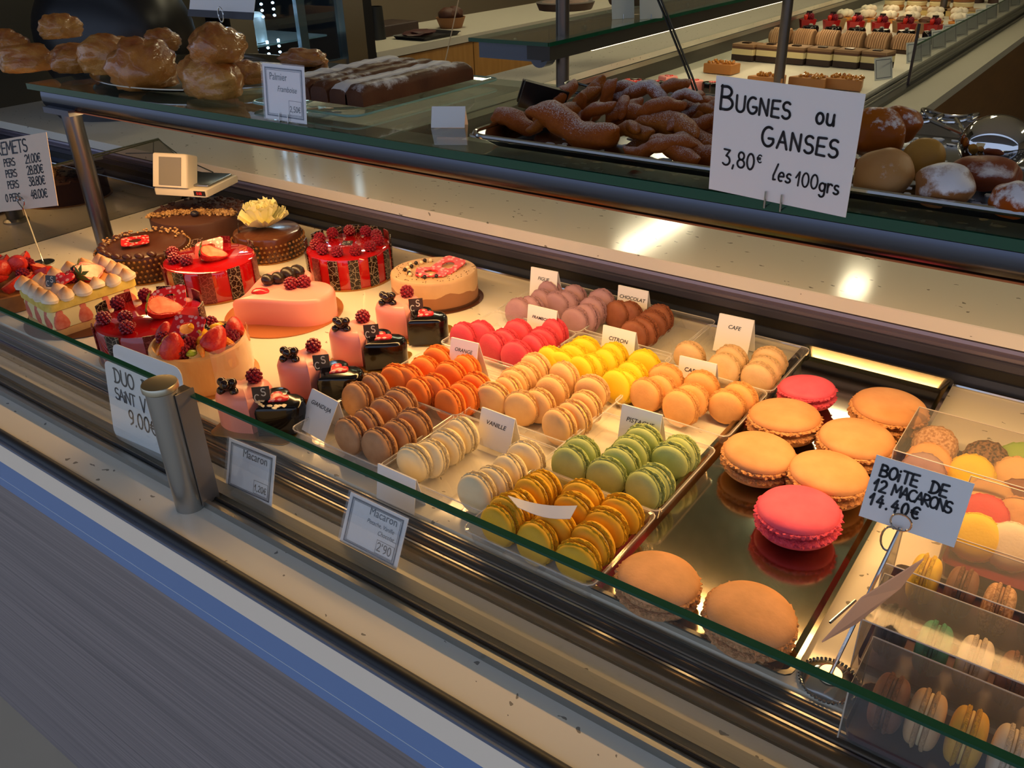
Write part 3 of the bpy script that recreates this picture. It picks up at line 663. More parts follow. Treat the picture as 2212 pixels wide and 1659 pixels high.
row_mac('black', -.062, .599, 'black macaron at the left of the middle box'); row_mac('teal', -.030, .598, 'green macaron in the middle clear box'); row_mac('cream', .000, .599, 'cream macaron in the middle clear box'); row_mac('brown', .029, .599, 'brown macaron in the middle clear box'); row_mac('red', .06, .599, 'red macaron in the middle clear box')
row_mac('citron', -.056, .68, 'yellow macaron on edge in the third clear box'); row_mac('brown', -.026, .68, 'brown macaron on edge in the third clear box'); row_mac('speck', .004, .675, 'pinkish macaron in the third clear box'); row_mac('black', .034, .68, 'dark macaron in the third clear box')
def face_mac(fl, px, py, lab, z=.026, tilt=-38, r=.0225):
    p = P(px, py, z); R = Matrix.Rotation(math.radians(90 + tilt), 4, 'X') @ Matrix.Rotation(random.uniform(0, 6), 4, 'Z')
    macaron(fl, p + R @ Vector((0, 0, -r * .5)), r, R, lab, 'boxed macarons')
for a in (('speck', 2018, 962, 'speckled tan macaron in the rear box'), ('caramel', 2003, 1000, 'orange macaron in front of the speckled one'), ('mauve', 1990, 1022, 'mauve macaron half hidden by the price sign'), ('chocspeck', 2128, 995, 'dark marbled chocolate macaron in the rear box'), ('citron', 2096, 1026, 'yellow macaron below the marbled one'), ('limegreen', 2200, 1000, 'green macaron at the right edge of the picture'), ('peach', 2195, 1032, 'beige macaron below the green one'),
          ('peach', 2135, 1080, 'pale peach macaron above the red one'), ('red', 2122, 1116, 'red macaron right of the price sign'), ('brown', 2200, 1082, 'brown macaron in the red insert'), ('tanbig', 2198, 1122, 'tan macaron in the red insert'), ('citron', 2105, 1160, 'pale yellow macaron under the price sign'), ('cream', 2182, 1180, 'cream macaron at the front of the red insert')): face_mac(*a)
# ================================================================== fruit prototypes
def fib(n):
    out = []
    for i in range(n):
        z = 1 - 2 * (i + .5) / n; r = math.sqrt(1 - z * z); a = i * 2.399963
        out.append(Vector((r * math.cos(a), r * math.sin(a), z)))
    return out
def raspberry_mesh():
    mb = MB()
    for d in fib(46):
        if d.z < -.75: continue
        c = Vector((d.x * .82, d.y * .82, d.z * .86)); mb.blob(c, (.26, .26, .24), 1)
    mb.blob((0, 0, 0), (.78, .78, .8), 2)
    return mb.mesh('raspberry')
RASP = raspberry_mesh(); RASP.materials.append(mat('raspberry_red', '741020', .35, col2='921a2e', nscale=3))
BLKB = raspberry_mesh(); BLKB.materials.append(mat('blackberry', '1c1422', .3))
def strawberry_mesh(half=False):
    n = 20; prof = [(0, -1.15), (.28, -1.0), (.55, -.6), (.74, -.1), (.78, .25), (.66, .55), (.35, .68), (0, .66)]
    mb = MB(); mb.lathe(prof, n)
    if half: mb.v = [(x, min(y, .0), z) for x, y, z in mb.v]
    me = mb.mesh('strawberry'); return me
STRAW = strawberry_mesh(); STRAW.materials.append(mat('strawberry_red', 'c4201c', .22, col2='d83a22', nscale=4, bump=.4, bscale=9))
STRAWH = strawberry_mesh(True); STRAWH.materials.append(MATS['strawberry_red']); STRAWC = strawberry_mesh(True); STRAWC.materials.append(mat('strawberry_cut', 'c8503c', .4, col2='e08a70', nscale=2.0, ncon=.2))
def cut_face_mesh():
    o = [(.76 * math.sin(a) * (1 if math.cos(a) > -.2 else .8), .66 * math.cos(a) if math.cos(a) > 0 else 1.12 * math.cos(a)) for a in [k * 2 * math.pi / 24 for k in range(24)]]
    vs = [Vector((x * .9, .012, z * .93)) for x, z in o] + [Vector((0, .03, -.1))]
    return MB().add(vs, [(i, (i + 1) % 24, 24) for i in range(24)]).mesh('cut_face')
CUTF = cut_face_mesh(); CUTF.materials.append(mat('strawberry_flesh', 'e8623c', .3, col2='f2a07c', nscale=2.5, ncon=.2))
def leaf_mesh():
    mb = MB()
    for k in range(7):
        a = k * 2 * math.pi / 7; d = Vector((math.cos(a), math.sin(a), 0)); s = Vector((-d.y, d.x, 0))
        mb.add([Vector((0, 0, .66)), d * .35 + s * .14 + Vector((0, 0, .74)), d * .72 + Vector((0, 0, .62)), d * .35 - s * .14 + Vector((0, 0, .74)), Vector((0, 0, .70))], [(0, 1, 2, 3), (4, 3, 2, 1)])
    return mb.mesh('calyx')
CALYX = leaf_mesh(); CALYX.materials.append(mat('leaf_green', '5f7a2c', .5))
def chunk_mesh(jit, seed, sx=1., sy=.7, sz=.55): return MB().blob((0, 0, 0), (sx, sy, sz), 2, jit, 1.4, seed).mesh('fruit_piece')
MANGO = chunk_mesh(.35, 3); MANGO.materials.append(mat('mango_yellow', 'f0b428', .2))
KIWI = chunk_mesh(.2, 5, .8, .8, .4); KIWI.materials.append(mat('kiwi_green', 'a3b838', .25))
def segment_mesh():
    n = 14; mb = MB(); vs = []; fs = []
    for k in range(n + 1):
        a = -1.25 + 2.5 * k / n; c = Vector((math.sin(a), 0, math.cos(a) - .6)); w = .32 * math.cos(a * 1.05) + .03
        nd = Vector((math.sin(a), 0, math.cos(a)))
        for j in range(8):
            b = j * math.pi / 4; vs.append(c + nd * (w * math.cos(b)) + Vector((0, w * 1.1 * math.sin(b), 0)))
    for k in range(n):
        for j in range(8): fs.append((k * 8 + j, k * 8 + (j + 1) % 8, k * 8 + 8 + (j + 1) % 8, k * 8 + 8 + j))
    fs += [tuple(range(8)), tuple(range(n * 8, n * 8 + 8))]
    return mb.add(vs, fs).mesh('segment')
SEG = segment_mesh(); SEG.materials.append(mat('orange_segment', 'f08a24', .22, col2='f8a648', nscale=6))
def put(name, me, parent, loc, s, rot=(0, 0, 0)):
    o = link(name, me, None, parent); o.location = loc; o.rotation_euler = rot; o.scale = (s, s, s); return o
def put_straw(parent, loc, s, rot, half=True, calyx=True):
    o = put('strawberry', STRAWH if half else STRAW, parent, loc, s, rot)
    if half: link('cut_face', CUTF, None, o)
    if calyx: link('calyx', CALYX, None, o)
    return o
# red plaque with an oval hole and pink dots
def plaque_mesh(w=.05, h=.038, hole=.23):
    n = 28; o = []; i_ = []
    for k in range(n):
        a = 2 * math.pi * k / n; c, s = math.cos(a), math.sin(a); q = max(abs(c) , abs(s))
        e = (abs(c) ** 8 + abs(s) ** 8) ** (1 / 8)
        o.append((c / e * w / 2, s / e * h / 2)); i_.append((c * w * hole, s * h * hole))
    t = .0016; vs = [Vector((x, y, 0)) for x, y in o] + [Vector((x, y, 0)) for x, y in i_] + [Vector((x, y, t)) for x, y in o] + [Vector((x, y, t)) for x, y in i_]
    fs = []
    for k in range(n):
        j = (k + 1) % n
        fs += [(k, n + k, n + j, j), (2 * n + k, 2 * n + j, 3 * n + j, 3 * n + k), (k, j, 2 * n + j, 2 * n + k), (n + k, 3 * n + k, 3 * n + j, n + j)]
    return MB().add(vs, fs).mesh('plaque')
def dotted(name, base='d8242a', dot='f0a09a', sc=130.):
    M = mat(name, base, .25, spec=.5); nt = M.node_tree; b = nt.nodes['Principled BSDF']
    tc = nt.nodes.new('ShaderNodeTexCoord'); v = nt.nodes.new('ShaderNodeTexVoronoi'); v.inputs['Scale'].default_value = sc
    nt.links.new(tc.outputs['Object'], v.inputs['Vector'])
    r = nt.nodes.new('ShaderNodeValToRGB'); r.color_ramp.elements[0].position = .34; r.color_ramp.elements[1].position = .40
    r.color_ramp.elements[0].color = (*lin(dot), 1); r.color_ramp.elements[1].color = (*lin(base), 1)
    nt.links.new(v.outputs['Distance'], r.inputs[0]); nt.links.new(r.outputs[0], b.inputs['Base Color']); return M
PLQ = plaque_mesh(); PLQ.materials.append(dotted('red_dotted_chocolate'))
# chocolate with pale printed pattern
def printed(name, base='1e0f0a', line='cdbba0', sc=60.):
    M = mat(name, base, .3); nt = M.node_tree; b = nt.nodes['Principled BSDF']
    tc = nt.nodes.new('ShaderNodeTexCoord')
    v = nt.nodes.new('ShaderNodeTexVoronoi'); v.feature = 'DISTANCE_TO_EDGE'; v.inputs['Scale'].default_value = sc; nt.links.new(tc.outputs['Object'], v.inputs['Vector'])
    v2 = nt.nodes.new('ShaderNodeTexVoronoi'); v2.inputs['Scale'].default_value = sc * 3.2; nt.links.new(tc.outputs['Object'], v2.inputs['Vector'])
    l1 = nt.nodes.new('ShaderNodeMath'); l1.operation = 'LESS_THAN'; l1.inputs[1].default_value = .035; nt.links.new(v.outputs['Distance'], l1.inputs[0])
    l2 = nt.nodes.new('ShaderNodeMath'); l2.operation = 'LESS_THAN'; l2.inputs[1].default_value = .22; nt.links.new(v2.outputs['Distance'], l2.inputs[0])
    mx = nt.nodes.new('ShaderNodeMath'); mx.operation = 'MAXIMUM'; nt.links.new(l1.outputs[0], mx.inputs[0]); nt.links.new(l2.outputs[0], mx.inputs[1])
    ml = nt.nodes.new('ShaderNodeMath'); ml.operation = 'MULTIPLY'; ml.inputs[1].default_value = .55; nt.links.new(mx.outputs[0], ml.inputs[0])
    cm = nt.nodes.new('ShaderNodeMixRGB'); cm.inputs[1].default_value = (*lin(base), 1); cm.inputs[2].default_value = (*lin(line), 1)
    nt.links.new(ml.outputs[0], cm.inputs[0]); nt.links.new(cm.outputs[0], b.inputs['Base Color']); return M
PRN = printed('printed_chocolate', sc=105.); PRN2 = printed('printed_red_chocolate', '6a0e14', 'b8605a', 120.)
DCH = mat('dark_chocolate', '24130d', .18, coat=.3)
BOARD = mat('gold_board', 'b07a3e', .35, .35); BOARDB = mat('brown_board', '5a3220', .4, .2)
REDG = mat('red_glaze', 'ac0c10', .06, spec=.6, coat=1.0)
def logo_tag(parent, loc, rot, s=.016, m_=None):
    """little square chocolate tag with the shop's two-letter mark"""
    o = MB().box(-s / 2, s / 2, 0, .0012, 0, s).build('logo_tag', m_ or mat('bronze_chocolate', '3a2c20', .3), parent, smooth=False)
    o.location = loc; o.rotation_euler = rot
    mb = MB(); write(mb, 'C', -s * .40, s * .12, s * .42, .16); write(mb, 'S', s * .02, s * .44, s * .46, .16)
    k = mb.build('mark', mat('mark_white', 'e8e2d4', .4), o, smooth=False); k.location = (0, -.0003, 0)
    return o
def strip_mesh(R, h, a0, da, z0=0., th=.0018):
    n = 6; vs = []
    for r in (R, R + th):
        for z in (z0, z0 + h):
            for k in range(n + 1):
                a = a0 + da * k / n; vs.append(Vector((r * math.cos(a), r * math.sin(a), z)))
    m1 = n + 1; fs = []
    for k in range(n):
        fs += [(k, k + 1, m1 + k + 1, m1 + k), (2 * m1 + k, 3 * m1 + k, 3 * m1 + k + 1, 2 * m1 + k + 1), (m1 + k, m1 + k + 1, 3 * m1 + k + 1, 3 * m1 + k), (k, 2 * m1 + k, 2 * m1 + k + 1, k + 1)]
    fs += [(0, m1, 3 * m1, 2 * m1), (n, 2 * m1 + n, 3 * m1 + n, m1 + n)]
    return MB().add(vs, fs)
def cake_base(name, label, loc, R, h, m_, rnd=.006, board=None, rz=0.):
    t = thing(name, label, 'cake', loc, rz, 'large cakes on the display deck')
    MB().lathe([(0, .0005), (R * 1.06, .0005), (R * 1.06, .002), (0, .002)], 48).build('cake_board', board or BOARD, t)
    MB().lathe([(R, .002), (R, h - rnd), (R - rnd * .3, h - rnd * .3), (R - rnd, h), (0, h + .001)], 56).build('cake_body', m_, t)
    return t
vang = lambda x, y: math.atan2(-y, -x)   # direction from a cake towards the camera
def red_cake(loc, R, h, label, rasps, strips, plaq=None, straw=None, tagp=None):
    t = cake_base('raspberry_cake', label, loc, R, h, REDG)
    for k, (a, da, z1, m_) in enumerate(strips):
        strip_mesh(R + .0004, z1, math.radians(a), math.radians(da), .002).build('chocolate_strip', (PRN, PRN2)[m_], t)
    for (a, r) in rasps:
        a = math.radians(a); put('raspberry', RASP, t, (r * R * math.cos(a), r * R * math.sin(a), h + .008), .0105, (random.uniform(-.3, .3), random.uniform(-.3, .3), random.uniform(0, 6)))
    if plaq: o = put('plaque', PLQ, t, plaq[0], plaq[2], plaq[1])
    if straw: put_straw(t, straw[0], straw[2], straw[1])
    return t
# angles measured from +X; towards the camera is about -40 deg
rr = [(a, .74) for a in range(0, 360, 33)]
red_cake((-1.079, .9725, 0), .0735, .056, 'round red glazed cake ringed with raspberries, behind the pink heart', rr, [(a, 13, .056 + (.010 if 20 < a % 360 < 220 else -.004), k % 2 * (k % 3 == 0)) for k, a in enumerate(range(-180, 180, 27))])
t = bpy.data.objects['raspberry_cake']; logo_tag(t, (.0, -.004, .0575), (-1.5, 0, .6), .018)
red_cake((-1.242, 0.803, 0), .077, .056, 'red glazed cake with halved strawberry and red plaque, behind the front red cake', [(-150, .82), (-120, .72), (-92, .55)], [(a, 16, .054 if -140 < a < 40 else .064, k % 2) for k, a in enumerate((-165, -120, -85, -50, -15, 25, 70, 115, 150))],
         plaq=((-.012, .012, .066), (.5, -.2, .7), 1.0), straw=((.018, -.006, .072), (1.2, .2, -.7), .025))
red_cake((-1.113, 0.602, 0), .077, .057, 'red glazed cake with strawberry nearest the front glass', [(-170, .8), (-118, .78), (-95, .45), (-60, .8), (150, .8)], [(a, 17, .055 if -150 < a < 20 else .068, k % 2) for k, a in enumerate((-165, -125, -82, -40, 30, 75, 120, 165))],
         plaq=((.012, .03, .073), (.7, -.2, .7), 1.05), straw=((.028, .006, .076), (1.25, .3, -.8), .027))
# --- chocolate cake with carnation
t = cake_base('chocolate_cake', 'round milk chocolate cake topped with a pale yellow carnation', (-1.295, .97, 0), .063, .048, mat('milk_chocolate_glaze', '5e341f', .2, coat=.4))
def bubble_band(t, R, h, rows):
    strip_mesh(R + .0006, h, 0, 2 * math.pi - .001, .002).build('bubble_band', mat('dark_band', '2a160d', .3), t)
    mb = MB(); n = int(2 * math.pi * R / .0085)
    for r_ in range(rows):
        for k in range(n):
            a = (k + .5 * (r_ % 2)) * 2 * math.pi / n; z = .007 + r_ * (h - .008) / max(1, rows - 1)
            mb.blob(((R + .003) * math.cos(a), (R + .003) * math.sin(a), z), (.0026, .0026, .0026), 1)
    o = mb.build('bubbles', mat('caramel_bubbles', '8e6136', .2), t); o['kind'] = 'stuff'
bubble_band(t, .064, .034, 4)
pet = mat('petal_yellow', 'f6efb4', .55, col2='efe49a', nscale=3)
def petal_mesh(seed, L=.046, W_=.042):
    rnd = random.Random(seed); nu, nv = 8, 6; vs = []
    for j in range(nv + 1):
        v_ = j / nv; w = W_ * (.18 + .82 * v_ ** .8)
        for i in range(nu + 1):
            u = i / nu - .5; ruf = (.0022 * math.sin(i * 2.6 + seed) + rnd.uniform(-.0012, .0012)) * v_ ** 2
            vs.append(Vector((u * w, v_ * L * (1 - .35 * u * u) + (rnd.uniform(-.0016, .0016) if j == nv else 0), ruf * 1.5 + .010 * u * u * 4 * v_ + .012 * v_ * v_)))
    fs = [(j * (nu + 1) + i, j * (nu + 1) + i + 1, (j + 1) * (nu + 1) + i + 1, (j + 1) * (nu + 1) + i) for j in range(nv) for i in range(nu)]
    me = MB().add(vs, fs).mesh('petal'); me.materials.append(pet); return me
PETS = [petal_mesh(k) for k in range(6)]
for k in range(30):
    ring = 0 if k < 9 else (1 if k < 19 else 2)
    a = k * 2.399; lift = (.15, .65, 1.15)[ring] + random.uniform(-.1, .1); sc = (1.08, 1.05, .9)[ring]
    o = link('petal', PETS[k % 6], None, t); o.scale = (sc,) * 3
    o.matrix_local = Matrix.Translation((-.006, .002, .050 + ring * .003)) @ Matrix.Rotation(a, 4, 'Z') @ Matrix.Rotation(lift, 4, 'X') @ Matrix.Scale(sc, 4)
logo_tag(t, (-.033, -.040, .048), (-.15, 0, -.7), .016)
# --- chocolate cake with red plaque and bubble band
t = cake_base('chocolate_cake', 'dark chocolate cake with a red dotted plaque and bubble band', (-1.423, 0.791, 0), .078, .050, mat('cocoa_brown', '4a2415', .35, bump=.3, bscale=30))
bubble_band(t, .079, .044, 5)
put('plaque', PLQ, t, (-.0, -.012, .058), .95, (.12, 0, 1.0))
mb = MB()
for k in range(60):
    a = math.radians(random.uniform(60, 220)); r = .078 * random.uniform(.75, 1.0); mb.blob((r * math.cos(a), r * math.sin(a), .052 + random.uniform(0, .004)), (.003, .0025, .0022), 1, .4, 3, k)
o = mb.build('nut_crumbs', mat('crumb_gold', 'b58a58', .6), t); o['kind'] = 'stuff'
for k in range(11):
    a = math.radians(-190 + k * 17); MB().blob((0, 0, 0), (.011, .0075, .006), 2).build('chocolate_shaving', MATS['cocoa_brown'], t).location = (.069 * math.cos(a), .069 * math.sin(a), .050)
# --- big crumble cake at the back
t = cake_base('crumble_cake', 'large flat chocolate cake with a band of golden crumble at the back', (-1.5, 0.968, 0), .094, .052, mat('chocolate_powder', '4b281a', .6, bump=.5, bscale=40))
mb = MB()
for k in range(330):
    u = random.uniform(-1, 1); x = u * .086; y = -.028 + random.gauss(0, .006) + .02 * u * u
    yy = random.gauss(-.022, .007) - .018 * u * u; mb.blob((x * .81 - yy * .59, x * .59 + yy * .81, .053 + random.uniform(0, .005)), (.0032, .003, .0026), 1, .4, 3, k)
o = mb.build('crumble', mat('crumble_gold', 'c09a66', .7, col2='8a6238', nscale=90), t); o['kind'] = 'stuff'
mb = MB()
for k in range(160):
    a = random.uniform(0, 6.28); r = .09 * math.sqrt(random.random()); x, y = r * math.cos(a), r * math.sin(a)
    if -x * .59 + y * .81 > -.01: mb.blob((x, y, .053), (.005, .004, .003), 1, .5, 3, k)
o = mb.build('chocolate_flakes', mat('flakes', '3c1c12', .6), t); o['kind'] = 'stuff'
MB().blob((0, 0, 0), (.009, .008, .006), 2).build('blueberry', mat('blueberry', '23202c', .4), t).location = (.032, -.030, .058)
# --- oval praline cake
t = thing('praline_cake', 'oval two-layer praline cake with red plaques and chocolate pearls', 'cake', (-.882, .972, 0), math.radians(42), 'large cakes on the display deck')
E1 = lambda s, z: [Vector((s * .071 * math.cos(a), s * .060 * math.sin(a), z)) for a in [k * 2 * math.pi / 56 for k in range(56)]]
def oval(rings, name, m_, wob=None):
    vs = []; n = 56
    for k, (s, z) in enumerate(rings):
        vs += [Vector((v.x, v.y, z + (wob(i) if wob and k == wobk else 0))) for i, v in enumerate(E1(s, z))]
    fs = [(k * n + i, k * n + (i + 1) % n, (k + 1) * n + (i + 1) % n, (k + 1) * n + i) for k in range(len(rings) - 1) for i in range(n)] + [tuple(range(n - 1, -1, -1)), tuple((len(rings) - 1) * n + i for i in range(n))]
    return MB().add(vs, fs).build(name, m_, t)
wobk = -1
oval([(1.12, .0005), (1.12, .002)], 'cake_board', BOARDB); oval([(1.03, .002), (1.03, .006)], 'biscuit_base', mat('crumb_base', '4a2a18', .8, bump=.6, bscale=200))
wobk = 1; wv = lambda i: .004 * math.sin(i * .45) + .002 * math.sin(i * 1.3)
oval([(1.0, .006), (1.0, .026), (.99, .026)], 'praline_layer', mat('praline_brown', '9c6a48', .5), wv)
wobk = 0
oval([(.999, .024), (1.0, .046), (.985, .050), (.96, .0515)], 'mousse_layer', mat('mousse_beige', 'd9b183', .45, col2='caa074', nscale=30, ncon=.2), wv)
mb = MB()
for k in range(130):
    a = random.uniform(0, 6.28); q = random.uniform(.3, .97) ** .6; mb.blob((q * .069 * math.cos(a), q * .058 * math.sin(a), .0518), (.0011, .0009, .0005), 1)
o = mb.build('cocoa_flecks', mat('fleck_brown', '5a3a20', .7), t); o['kind'] = 'stuff'
put('plaque', PLQ, t, (.024, .004, .055), 1.1, (.08, -.12, .9)); put('plaque', PLQ, t, (-.004, -.018, .054), 1.0, (.0, .05, -.1))
for k in range(16):
    a = math.radians(95 + k * 12); q = .62 + .06 * math.sin(k * 2.1); me = None
    MB().blob((0, 0, 0), (.0034, .0034, .0034), 2).build('pearl', (mat('pearl_white', 'e8cfa0', .3), mat('pearl_dark', '241a1c', .3))[k % 2], t).location = (q * .069 * math.cos(a), q * .058 * math.sin(a), .0545)
# --- pink heart cake
PINK = mat('pink_glaze', 'ef9a8e', .28, spec=.4)
t = thing('heart_cake', 'large pink heart-shaped cake with raspberries and dark chocolate piece', 'cake', (-1.052, 0.795, 0), math.radians(-17), 'large cakes on the display deck')
MB().lathe([(0, .0005), (.094, .0005), (.094, .002), (0, .002)], 48).build('cake_board', mat('copper_board', 'c07a48', .3, .4), t)
def heart_solid(s, h, b=.008, zb=.002, soft=0.):
    pts = [Vector(p) for p in heart_pts(s, 64)]; n = 64
    pts = [p * (1 - soft) + p.normalized() * (s * .95 * soft) for p in pts]
    # rounded top by insetting
    vs = []; rings = [(0, zb), (0, zb + (h - zb) * .5), (0, h - b), (.25 * b, h - .4 * b), (.6 * b, h - .12 * b), (b, h)]
    for ins, z in rings:
        for i, p in enumerate(pts):
            q = p * (1 - ins / s)
            vs.append(Vector((q.x, q.y, z)))
    fs = [(k * n + i, k * n + (i + 1) % n, (k + 1) * n + (i + 1) % n, (k + 1) * n + i) for k in range(len(rings) - 1) for i in range(n)] + [tuple(range(n - 1, -1, -1)), tuple((len(rings) - 1) * n + i for i in range(n))]
    return MB().add(vs, fs)
heart_solid(.083, .045, .007).build('cake_body', PINK, t, ang=60)
HL = lambda px, py, z: Matrix.Rotation(math.radians(17), 4, 'Z') @ (P(px, py, z) - t.location)
for px, py in ((628, 613), (656, 609)): put('raspberry', RASP, t, HL(px, py, .052), .0112, (0, 0, px))
mb = MB()
for px, py, r in ((578, 604, .011), (600, 600, .0115), (622, 592, .014), (642, 586, .013)): mb.blob(HL(px, py, .053), (r * 1.15, r * .95, r * .85), 2)
mb.build('chocolate_piece', mat('matt_dark_chocolate', '2a1a12', .32), t)
lips = MB().blob((0, 0, 0), (.0145, .0095, .006), 2, .15, 2, 4).build('candy_lips', mat('candy_red', 'd8262a', .2), t); lips.location = HL(562, 630, .046); lips.rotation_euler = (0, 0, .9)
# --- charlotte with fruit
t = thing('fruit_charlotte', 'sponge-ringed charlotte piled with mixed fruit, beside the round post', 'cake', (-0.978, 0.589, 0), 0, 'large cakes on the display deck')
MB().lathe([(0, .0005), (.073, .0005), (.073, .002), (0, .002)], 40).build('cake_board', BOARD, t)
rnd = random.Random(3); J = [[rnd.uniform(-1, 1) for _ in range(48)] for _ in range(8)]
MB().lathe([(.064, .002), (.066, .02), (.0665, .045), (.065, .056), (.060, .058), (.056, .054), (.055, .040)], 48, jit=lambda k, i, a: (.0006 * J[k][i], .0008 * J[k][(i + 5) % 48] * (k > 2))).build('sponge_ring', mat('sponge_gold', 'ecc48a', .75, col2='d8a060', nscale=28, ncon=.3, bump=.5, bscale=60, stretch=(1, 1, .35)), t)
MB().lathe([(.0565, .046), (0, .049)], 40).build('cream', mat('custard', 'f0dca8', .5), t)
strip_mesh(.0672, .064, -.4, 1.6, .002, .0004).build('acetate_collar', CLEAR, t)
FR = [('raspberry', RASP, .011), ('blackberry', BLKB, .010), ('mango_piece', MANGO, .013), ('kiwi_piece', KIWI, .010), ('orange_segment', SEG, .013)]
seq = [(0, -60, .8, 1.1), (4, -95, .85, 0), (1, -75, .45, .8), (2, -20, .45, 0), (3, -45, .88, 0), (4, -30, .85, 0), (0, -55, .5, 1.2), (2, 80, .5, 0), (0, 120, .75, .8), (1, 60, .72, .9), (4, 20, .8, 1), (0, 35, .85, .8), (3, 0, .75, 0), (2, 150, .55, .4), (0, -140, .8, 1), (4, -120, .6, 0), (3, -110, .8, 1), (1, 100, .2, 0), (2, 10, .2, 1)]
for f_, a, q, tl in seq:
    nm, me, s = FR[f_]; a = math.radians(a); put(nm, me, t, (q * .056 * math.cos(a), q * .056 * math.sin(a), .060 + .008 * (1 - q)), s, (tl, tl * .5, a))
put_straw(t, (.012, -.046, .066), .022, (3.0, .3, 0), False, False); put_straw(t, (.046, -.006, .068), .022, (2.5, .5, .6), False, False); put_straw(t, (-.042, -.022, .064), .016, (2.8, .2, .3), False, False); put_straw(t, (.03, .04, .066), .017, (2.2, .5, 1.2), False, False)
put('plaque', PLQ, t, (-.010, -.006, .074), 1.0, (.75, 0, .35))
# --- strawberry and meringue cake
t = thing('meringue_cake', 'strawberry cream cake with scorched meringue peaks on top', 'cake', (-1.325, .612, 0), math.radians(-6), 'large cakes on the display deck')
MB().lathe([(0, .0005), (.093, .0005), (.093, .002), (0, .002)], 40).build('cake_board', BOARDB, t)
bx = lambda nm, z0, z1, m_, g=0.: MB().rbox(-.056 - g, .056 + g, -.072 - g, .072 + g, z0, z1, .012, 4).build(nm, m_, t)
bx('sponge_base', .002, .014, mat('sponge_base', 'c89a5c', .8, bump=.5, bscale=120)); bx('cream_filling', .014, .044, mat('pale_cream', 'efdd9c', .5), -.001); bx('sponge_top', .044, .058, mat('yellow_sponge', 'e8cf6a', .8, col2='d8b850', nscale=70, bump=.4, bscale=120), .0005)
for k in range(4):
    o = put('strawberry_half', STRAWC, t, (.0535, -.056 + k * .036, .024), .0155, (0, 0, math.pi / 2)); o.scale = (.0165, .004, .0175); o.rotation_euler = (0, 0, math.pi / 2)
    o.rotation_euler = (0, math.pi, math.pi / 2)
for k in range(3): o = put('strawberry_half', STRAWC, t, (-.036 + k * .036, -.0695, .024), .0155, (0, math.pi, 0)); o.scale = (.0165, .004, .0175)
mer = mat('meringue', 'f6ecd4', .5); nt = mer.node_tree
gm = nt.nodes.new('ShaderNodeNewGeometry'); sx_ = nt.nodes.new('ShaderNodeTexCoord'); sp_ = nt.nodes.new('ShaderNodeSeparateXYZ'); nt.links.new(sx_.outputs['Object'], sp_.inputs[0])
ns = nt.nodes.new('ShaderNodeTexNoise'); ns.inputs['Scale'].default_value = 70; nt.links.new(sx_.outputs['Object'], ns.inputs['Vector'])
ad = nt.nodes.new('ShaderNodeMath'); ad.operation = 'MULTIPLY_ADD'; ad.inputs[1].default_value = .012; nt.links.new(ns.outputs[0], ad.inputs[0]); nt.links.new(sp_.outputs[2], ad.inputs[2])
rp = nt.nodes.new('ShaderNodeValToRGB'); mpn = nt.nodes.new('ShaderNodeMapRange'); mpn.inputs[1].default_value = .009; mpn.inputs[2].default_value = .024; nt.links.new(ad.outputs[0], mpn.inputs[0]); nt.links.new(mpn.outputs[0], rp.inputs[0])
rp.color_ramp.elements[0].color = (*lin('f6ecd4'), 1); rp.color_ramp.elements[1].color = (*lin('c07a30'), 1); nt.links.new(rp.outputs[0], nt.nodes['Principled BSDF'].inputs['Base Color'])
pk = MB().lathe([(.0125, 0), (.0135, .005), (.010, .011), (.005, .016), (.0015, .0195), (0, .020)], 12).mesh('meringue_peak'); pk.materials.append(mer)
for i in range(5):
    for j in range(6):
        if 1 <= i <= 3 and 2 <= j <= 4: continue
        o = link('meringue_peak', pk, None, t); o.location = (-.048 + i * .024 + random.uniform(-.002, .002), -.062 + j * .0248, .057); o.rotation_euler = (random.uniform(-.25, .25), random.uniform(-.25, .25), random.uniform(0, 6)); s = random.uniform(.9, 1.12); o.scale = (s, s * 1.1, s)
MB().rbox(-.05, .05, -.066, .066, .056, .060, .01).build('meringue_bed', mer, t)
put_straw(t, (.006, .02, .072), .026, (1.5, .5, .4)); put_straw(t, (-.018, .03, .070), .022, (1.3, .2, -.5)); put('raspberry', RASP, t, (-.002, -.006, .068), .011); put('blackberry', BLKB, t, (-.022, .012, .068), .010)
hp_ = MB().prism(heart_pts(.016, 24), 0, .003, .0008).build('candy_heart', MATS['red_dotted_chocolate'], t); hp_.location = (.012, -.022, .072); hp_.rotation_euler = (.5, 0, .6)
logo_tag(t, (.020, -.046, .070), (-.3, 0, .5), .018)
# --- fruit tart at the left edge
t = thing('fruit_tart', 'round tart with glazed red fruit at the left edge of the deck', 'tart', (-1.515, .575, 0), 0, 'large cakes on the display deck')
MB().lathe([(0, .001), (.082, .001), (.088, .03), (.083, .031), (.080, .024), (0, .024)], 44, jit=lambda k, i, a: (.0012 * (i % 2) * (k in (1, 2, 3)), 0)).build('pastry_case', mat('pastry_gold', 'a8703a', .6, col2='8e5a2c', nscale=30), t)
for k, d in enumerate(range(17)):
    a = k * 2.399; q = .078 * math.sqrt((k + .5) / 17); put_straw(t, (q * math.cos(a), q * math.sin(a), .038 + random.uniform(0, .012) + (.014 if k < 6 else 0)), random.uniform(.018, .024), (random.uniform(1, 2), random.uniform(-.5, .5), a), k % 3 != 0, False)
for k in range(6):
    a = k * 1.05 + .4; put('raspberry', RASP, t, (.05 * math.cos(a), .05 * math.sin(a), .048), .011)
